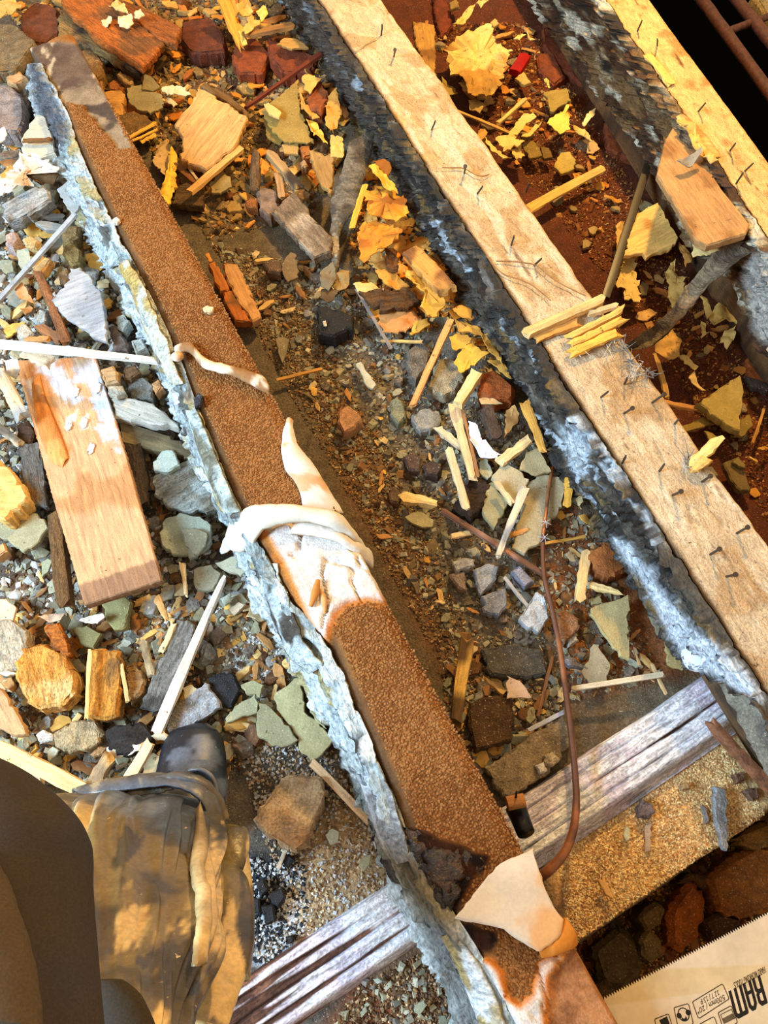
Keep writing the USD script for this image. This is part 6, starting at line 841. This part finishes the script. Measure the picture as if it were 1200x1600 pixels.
ZONES['pile'] = ([(560, 250), (600, 230), (720, 440), (800, 580), (760, 600), (700, 510), (600, 525), (560, 440), (545, 360)], 'in the orange pile against the middle joist')
ZONES['ledge'] = ([(690, 1040), (740, 1000), (880, 1080), (870, 1130), (740, 1210), (700, 1140)], 'on the dusty ledge before the timber beam')
def proto_chip(rng, kind):
    n = rng.integers(5, 8); a = np.sort(rng.uniform(0, 2 * np.pi, n) + 0) if False else (np.arange(n) + rng.uniform(-.3, .3, n)) * 2 * np.pi / n
    el = {'flake': (1, .7), 'chip': (1.5, .45), 'sheet': (1.1, .8), 'lump': (1, .8)}[kind]
    pl = np.stack([np.cos(a) * el[0], np.sin(a) * el[1], 0 * a], -1) * rng.uniform(.75, 1.15, n)[:, None] * .011
    th = {'flake': .005, 'chip': .004, 'sheet': .002, 'lump': .010}[kind]
    return slab_mesh(pl, np.array([0, 0, 1.0]), th, rng, bevel=.10, warp={'sheet': .005, 'lump': .002}.get(kind, .0012), wscale=60, step=.005, jit=.0008)
KINDS = {'plaster_chip': ('flake', PL, 'plaster'), 'wood_chip': ('chip', WD_, 'wood'), 'paper_shred': ('sheet', PA, 'shred'), 'small_stone': ('lump', ST, 'stone')}
COLS = {'plaster_chip': [(150, 144, 116), (170, 162, 132), (134, 132, 118)], 'wood_chip': [(220, 178, 112), (190, 136, 78), (150, 104, 60)], 'paper_shred': [(222, 198, 150), (232, 180, 90), (206, 150, 72)], 'small_stone': [(128, 112, 96), (150, 146, 138), (110, 76, 50)]}
WORDS = {'plaster_chip': 'small grey-green plaster chips, one of many alike', 'wood_chip': 'short pale wood chip, one of many alike', 'paper_shred': 'curled thin yellowish shred, one of many alike', 'small_stone': 'small rough stone, one of many alike'}
WORDS['plaster_chip'] = 'small grey-green plaster chip, one of many alike'
COUNT = {'upper left': (90, 80, 70, 50), 'left': (90, 70, 36, 60), 'lower left': (50, 50, 16, 50), 'middle': (60, 60, 24, 70), 'right': (22, 34, 48, 24), 'pile': (6, 24, 90, 6), 'ledge': (20, 24, 6, 24)}
TINT = {'right': (.95, .85, .7), 'upper left': (1.02, .86, .60), 'pile': (1.04, .86, .55)}  # upper left: warm lamp light put into the chip colours, browning the greys
NOUN = {'plaster_chip': 'plaster chip', 'wood_chip': 'wood chip', 'paper_shred': 'curled shred', 'small_stone': 'rough pebble'}
HUES = {'plaster_chip': ('grey-olive', 'pale', 'grey'), 'wood_chip': ('pale', 'tan', 'brown'), 'paper_shred': ('cream', 'yellow', 'ochre'), 'small_stone': ('brownish', 'greyish', 'dark')}
MARKS = [(t, p) for t, p in MARKS if len(t.split()) <= 9 and -20 < p[0] < 1220 and -20 < p[1] < 1620]; MXY = np.array([p for t, p in MARKS])
def whereabouts(s):
    d = Q(s) - MXY; k = int(np.argmin((d ** 2).sum(1))); dx, dy = d[k]
    return ('right of' if dx > 0 else 'left of') + ' the ' + MARKS[k][0] if abs(dx) > abs(dy) else ('below' if dy > 0 else 'above') + ' the ' + MARKS[k][0]
r5 = np.random.default_rng(55)
for zn, (poly, where) in ZONES.items():
    for ki, (nm, (kind, mat, cat)) in enumerate(KINDS.items()):
        lb = f'{WORDS[nm]}, {where}'; lb = lb if len(lb.split()) <= 16 else f'{WORDS[nm].split(",")[0]} {where}'
        spots = scatter_px(poly, COUNT[zn][ki], r5); protos = []
        for i, s in enumerate(spots):
            sc = r5.uniform(.7, 2.0) * (1.2 if s[1] > 1.2 else .85) * {'middle': .75, 'left': 1.3, 'lower left': 1.25, 'upper left': 1.2}.get(zn, 1); rz, tx, ty = r5.uniform(0, 360), r5.normal(0, 14), r5.normal(0, 14)
            hue = HUES[nm][(i if i < 5 else i % 5) % 3]; lb = f'{"large" if sc > 1.9 else "small" if sc > 1.2 else "tiny"} {hue} {NOUN[nm]} {whereabouts(s)}'
            if len(protos) < 5:
                path = thing(nm, lb, cat, f'{nm.replace("_", " ")}s {where}'); c = COLS[nm][i % 3]
                c = tuple(min(250, int(x * f)) for x, f in zip(c, TINT.get(zn, (1, 1, 1))))
                emit({'flake': 'flake', 'chip': 'sliver', 'sheet': 'shred', 'lump': 'lump'}[kind], proto_chip(r5, kind), mat, lambda v: shade(v, c, None, 0, 60, .25, i), path, 40); protos.append(path); x = UsdGeom.Xformable(stage.GetPrimAtPath(path))
            else:
                path = path_for(nm); xf = UsdGeom.Xform.Define(stage, path); xf.GetPrim().GetReferences().AddInternalReference(protos[i % len(protos)]); x = xf
                tag(xf.GetPrim(), lb, cat, f'{nm.replace("_", " ")}s {where}')
            x.ClearXformOpOrder() if len(protos) >= 5 else None
            M = Gf.Matrix4d().SetScale(float(sc)) * Gf.Matrix4d().SetRotate(Gf.Rotation(Gf.Vec3d(1, 0, 0), float(tx))) * Gf.Matrix4d().SetRotate(Gf.Rotation(Gf.Vec3d(0, 1, 0), float(ty))) * Gf.Matrix4d().SetRotate(Gf.Rotation(Gf.Vec3d(0, 0, 1), float(rz))) * Gf.Matrix4d().SetTranslate(Gf.Vec3d(*map(float, s + [0, 0, .005 * sc + .004])))
            op = x.AddTransformOp() if not UsdGeom.Xformable(stage.GetPrimAtPath(path)).GetOrderedXformOps() else UsdGeom.Xformable(stage.GetPrimAtPath(path)).GetOrderedXformOps()[0]
            op.Set(M)
            if not path in protos: stage.GetPrimAtPath(path).SetInstanceable(True)

# ---------------------------------------------------------------- crumbs nobody could count
CUBE = np.array([[-1, -1, -1], [1, -1, -1], [1, 1, -1], [-1, 1, -1], [-1, -1, 1], [1, -1, 1], [1, 1, 1], [-1, 1, 1]], float); CF = np.array([[0, 2, 1], [0, 3, 2], [4, 5, 6], [4, 6, 7], [0, 1, 5], [0, 5, 4], [1, 2, 6], [1, 6, 5], [2, 3, 7], [2, 7, 6], [3, 0, 4], [3, 4, 7]])
def crumbs(name, label, cat, spots, size, palette, rng, lift=.4, tiltdeg=22, parent='/World', normal_up=None):
    """size: (long, wide, thick) ranges in metres"""
    n = len(spots); c = CUBE[None] * (1 + rng.uniform(-.35, .25, (n, 8, 3))); c[:, 4:, :2] *= .75
    s = np.stack([rng.uniform(*r, n) for r in size], -1) / 2; c = c * s[:, None]
    a, b, g = rng.uniform(0, 2 * np.pi, n), rng.normal(0, math.radians(tiltdeg), n), rng.normal(0, math.radians(tiltdeg), n)
    def rot(c, ang, i, j): ci, cj = c[..., i] * np.cos(ang)[:, None] - c[..., j] * np.sin(ang)[:, None], c[..., i] * np.sin(ang)[:, None] + c[..., j] * np.cos(ang)[:, None]; c = c.copy(); c[..., i], c[..., j] = ci, cj; return c
    c = rot(rot(rot(c, b, 1, 2), g, 0, 2), a, 0, 1) + spots[:, None] + np.array([0, 0, 1.0]) * (s[:, None, 2:] * lift)
    col = lin(np.array(palette)[rng.integers(0, len(palette), n)]) * rng.uniform(.65, 1.25, (n, 1)); col = np.clip(np.repeat(col[:, None], 8, 1).reshape(-1, 3), .003, .95)
    emit(name, trimesh.Trimesh(c.reshape(-1, 3), (CF[None] + 8 * np.arange(n)[:, None, None]).reshape(-1, 3), process=False), 'crumbs', col, parent, False, label=label, cat=cat, kind='stuff')
O5 = [(150, 122, 70), (128, 102, 58), (170, 138, 84), (112, 90, 54)]; G5 = [(150, 146, 122), (130, 126, 112), (168, 162, 140), (116, 108, 96), (146, 136, 108)]; B5 = [(120, 88, 56), (96, 70, 46), (146, 106, 66), (80, 60, 42), (132, 112, 84)]; W5 = [(222, 182, 118), (234, 200, 140), (206, 160, 92), (190, 140, 76)]; Y5 = [(226, 172, 84), (206, 144, 60), (186, 120, 48), (230, 192, 120)]; R5 = [(110, 58, 24), (132, 72, 32), (90, 46, 20), (150, 96, 50), (186, 136, 76)]; L5 = [(206, 206, 206), (180, 178, 172), (224, 222, 218), (150, 146, 138)]
def stuff(zone, poly, items):
    for nm, n, size, pal, word in items:
        crumbs(nm, f'{word} {zone}', 'crumbs', scatter_px(poly, n, r5), size, pal, r5)
F = ((.006, .020), (.005, .014), (.002, .006)); C = ((.002, .007), (.002, .006), (.002, .005)); S = ((.005, .016), (.0012, .003), (.001, .002)); K = ((.010, .034), (.008, .022), (.004, .010))
stuff('upper left between the joists', ZONES['upper left'][0], [('plaster_crumbs', 2600, F, O5 + B5, 'olive and brown plaster crumbs'), ('wood_shavings', 1300, S, W5 + Y5, 'pale wood shavings'), ('grit', 2600, C, B5 + O5, 'brown grit'), ('rubble_bits', 900, K, B5 + Y5 + O5, 'brown and ochre rubble bits')])  # browns in place of greys here: warm lamp light painted into the crumbs
stuff('left of the nearest joist', ZONES['left'][0], [('plaster_crumbs', 2600, F, G5 + L5, 'grey plaster crumbs'), ('wood_shavings', 900, S, W5, 'pale wood shavings'), ('grit', 3000, C, G5 + B5, 'grey-brown grit'), ('rubble_bits', 900, K, G5 + B5 + L5, 'grey rubble bits')])
stuff('around the boot', ZONES['lower left'][0], [('plaster_crumbs', 1500, F, G5 + B5, 'grey-brown plaster crumbs'), ('wood_shavings', 500, S, W5 + Y5, 'yellow wood shavings'), ('grit', 2600, C, G5 + B5 + L5, 'pale grit'), ('rubble_bits', 480, K, B5 + Y5 + G5, 'brown rubble bits')])
stuff('between the nearest and middle joists', ZONES['middle'][0], [('plaster_crumbs', 1200, F, G5, 'grey-green plaster crumbs'), ('wood_shavings', 700, S, W5, 'straw-coloured wood shavings'), ('grit', 5200, C, G5 + B5, 'grey grit'), ('rubble_bits', 260, K, G5 + B5, 'grey-brown rubble bits')])
stuff('beyond the middle joist', ZONES['right'][0], [('plaster_crumbs', 300, F, R5 + B5, 'rusty earth crumbs'), ('wood_shavings', 220, S, W5, 'pale shavings on red earth'), ('grit', 8500, C, R5, 'red-brown grit'), ('rubble_bits', 160, K, R5, 'red-brown rubble bits')])
stuff('in the orange pile', ZONES['pile'][0], [('wood_shavings', 700, ((.008, .024), (.003, .010), (.001, .003)), Y5, 'orange wood shreds'), ('grit', 700, C, Y5 + B5, 'orange-brown grit')]); stuff('on the ledge before the beam', ZONES['ledge'][0], [('plaster_crumbs', 260, F, G5 + B5, 'grey-brown plaster crumbs'), ('grit', 1500, C, G5 + B5 + W5, 'pale grit')])
stuff('in the brown dirt along the nearest joist', [(330, 380), (420, 560), (560, 800), (700, 1060), (760, 1050), (650, 800), (540, 600), (440, 420)], [('grit', 3800, C, B5 + [(150, 116, 76), (170, 140, 100)], 'brown grit'), ('wood_shavings', 420, ((.003, .012), (.001, .003), (.001, .002)), W5 + Y5, 'short yellow shavings')])
stuff('on the lime dust patch', [(330, 980), (410, 920), (440, 1010), (440, 1090), (350, 1080)], [('lime_grit', 1500, C, L5, 'white lime grit')]); stuff('beside the trouser leg', [(390, 1340), (480, 1350), (480, 1450), (420, 1510), (390, 1500)], [('lime_grit', 900, C, L5 + [(40, 42, 46)] * 4, 'white lime and soot')])
stuff('left of the nearest joist near the plate', [(360, 1140), (490, 1120), (640, 1360), (470, 1470), (420, 1330)], [('grit', 2200, C, [(190, 160, 120), (160, 130, 96), (206, 186, 150), (140, 112, 84)] + L5[:2], 'sandy grit')]); stuff('at the bottom below the wall plate', [(560, 1540), (790, 1420), (800, 1640), (480, 1660)], [('grit', 2200, C, B5 + [(190, 160, 120), (90, 60, 36)], 'brown grit'), ('plaster_crumbs', 120, F, G5, 'olive crumbs')])
SDP = [(872, 1338), (1165, 1134), (1240, 1180), (1215, 1260), (1060, 1362), (985, 1415), (890, 1480)]
stuff('on the ledge right of the nearest joist', SDP, [('sawdust', 9000, ((.002, .006), (.0015, .003), (.001, .0025)), [(242, 210, 150), (230, 192, 130), (246, 222, 172), (212, 164, 104), (184, 134, 82)], 'yellow sawdust and wood grains')])
stuff('in the hole above the saw', PITPOLY[:5] + [(1210, 1430), (960, 1570)], [('grit', 2500, C, R5 + Y5, 'orange-brown grit'), ('rubble_bits', 120, K, R5 + B5, 'brown rubble bits')])
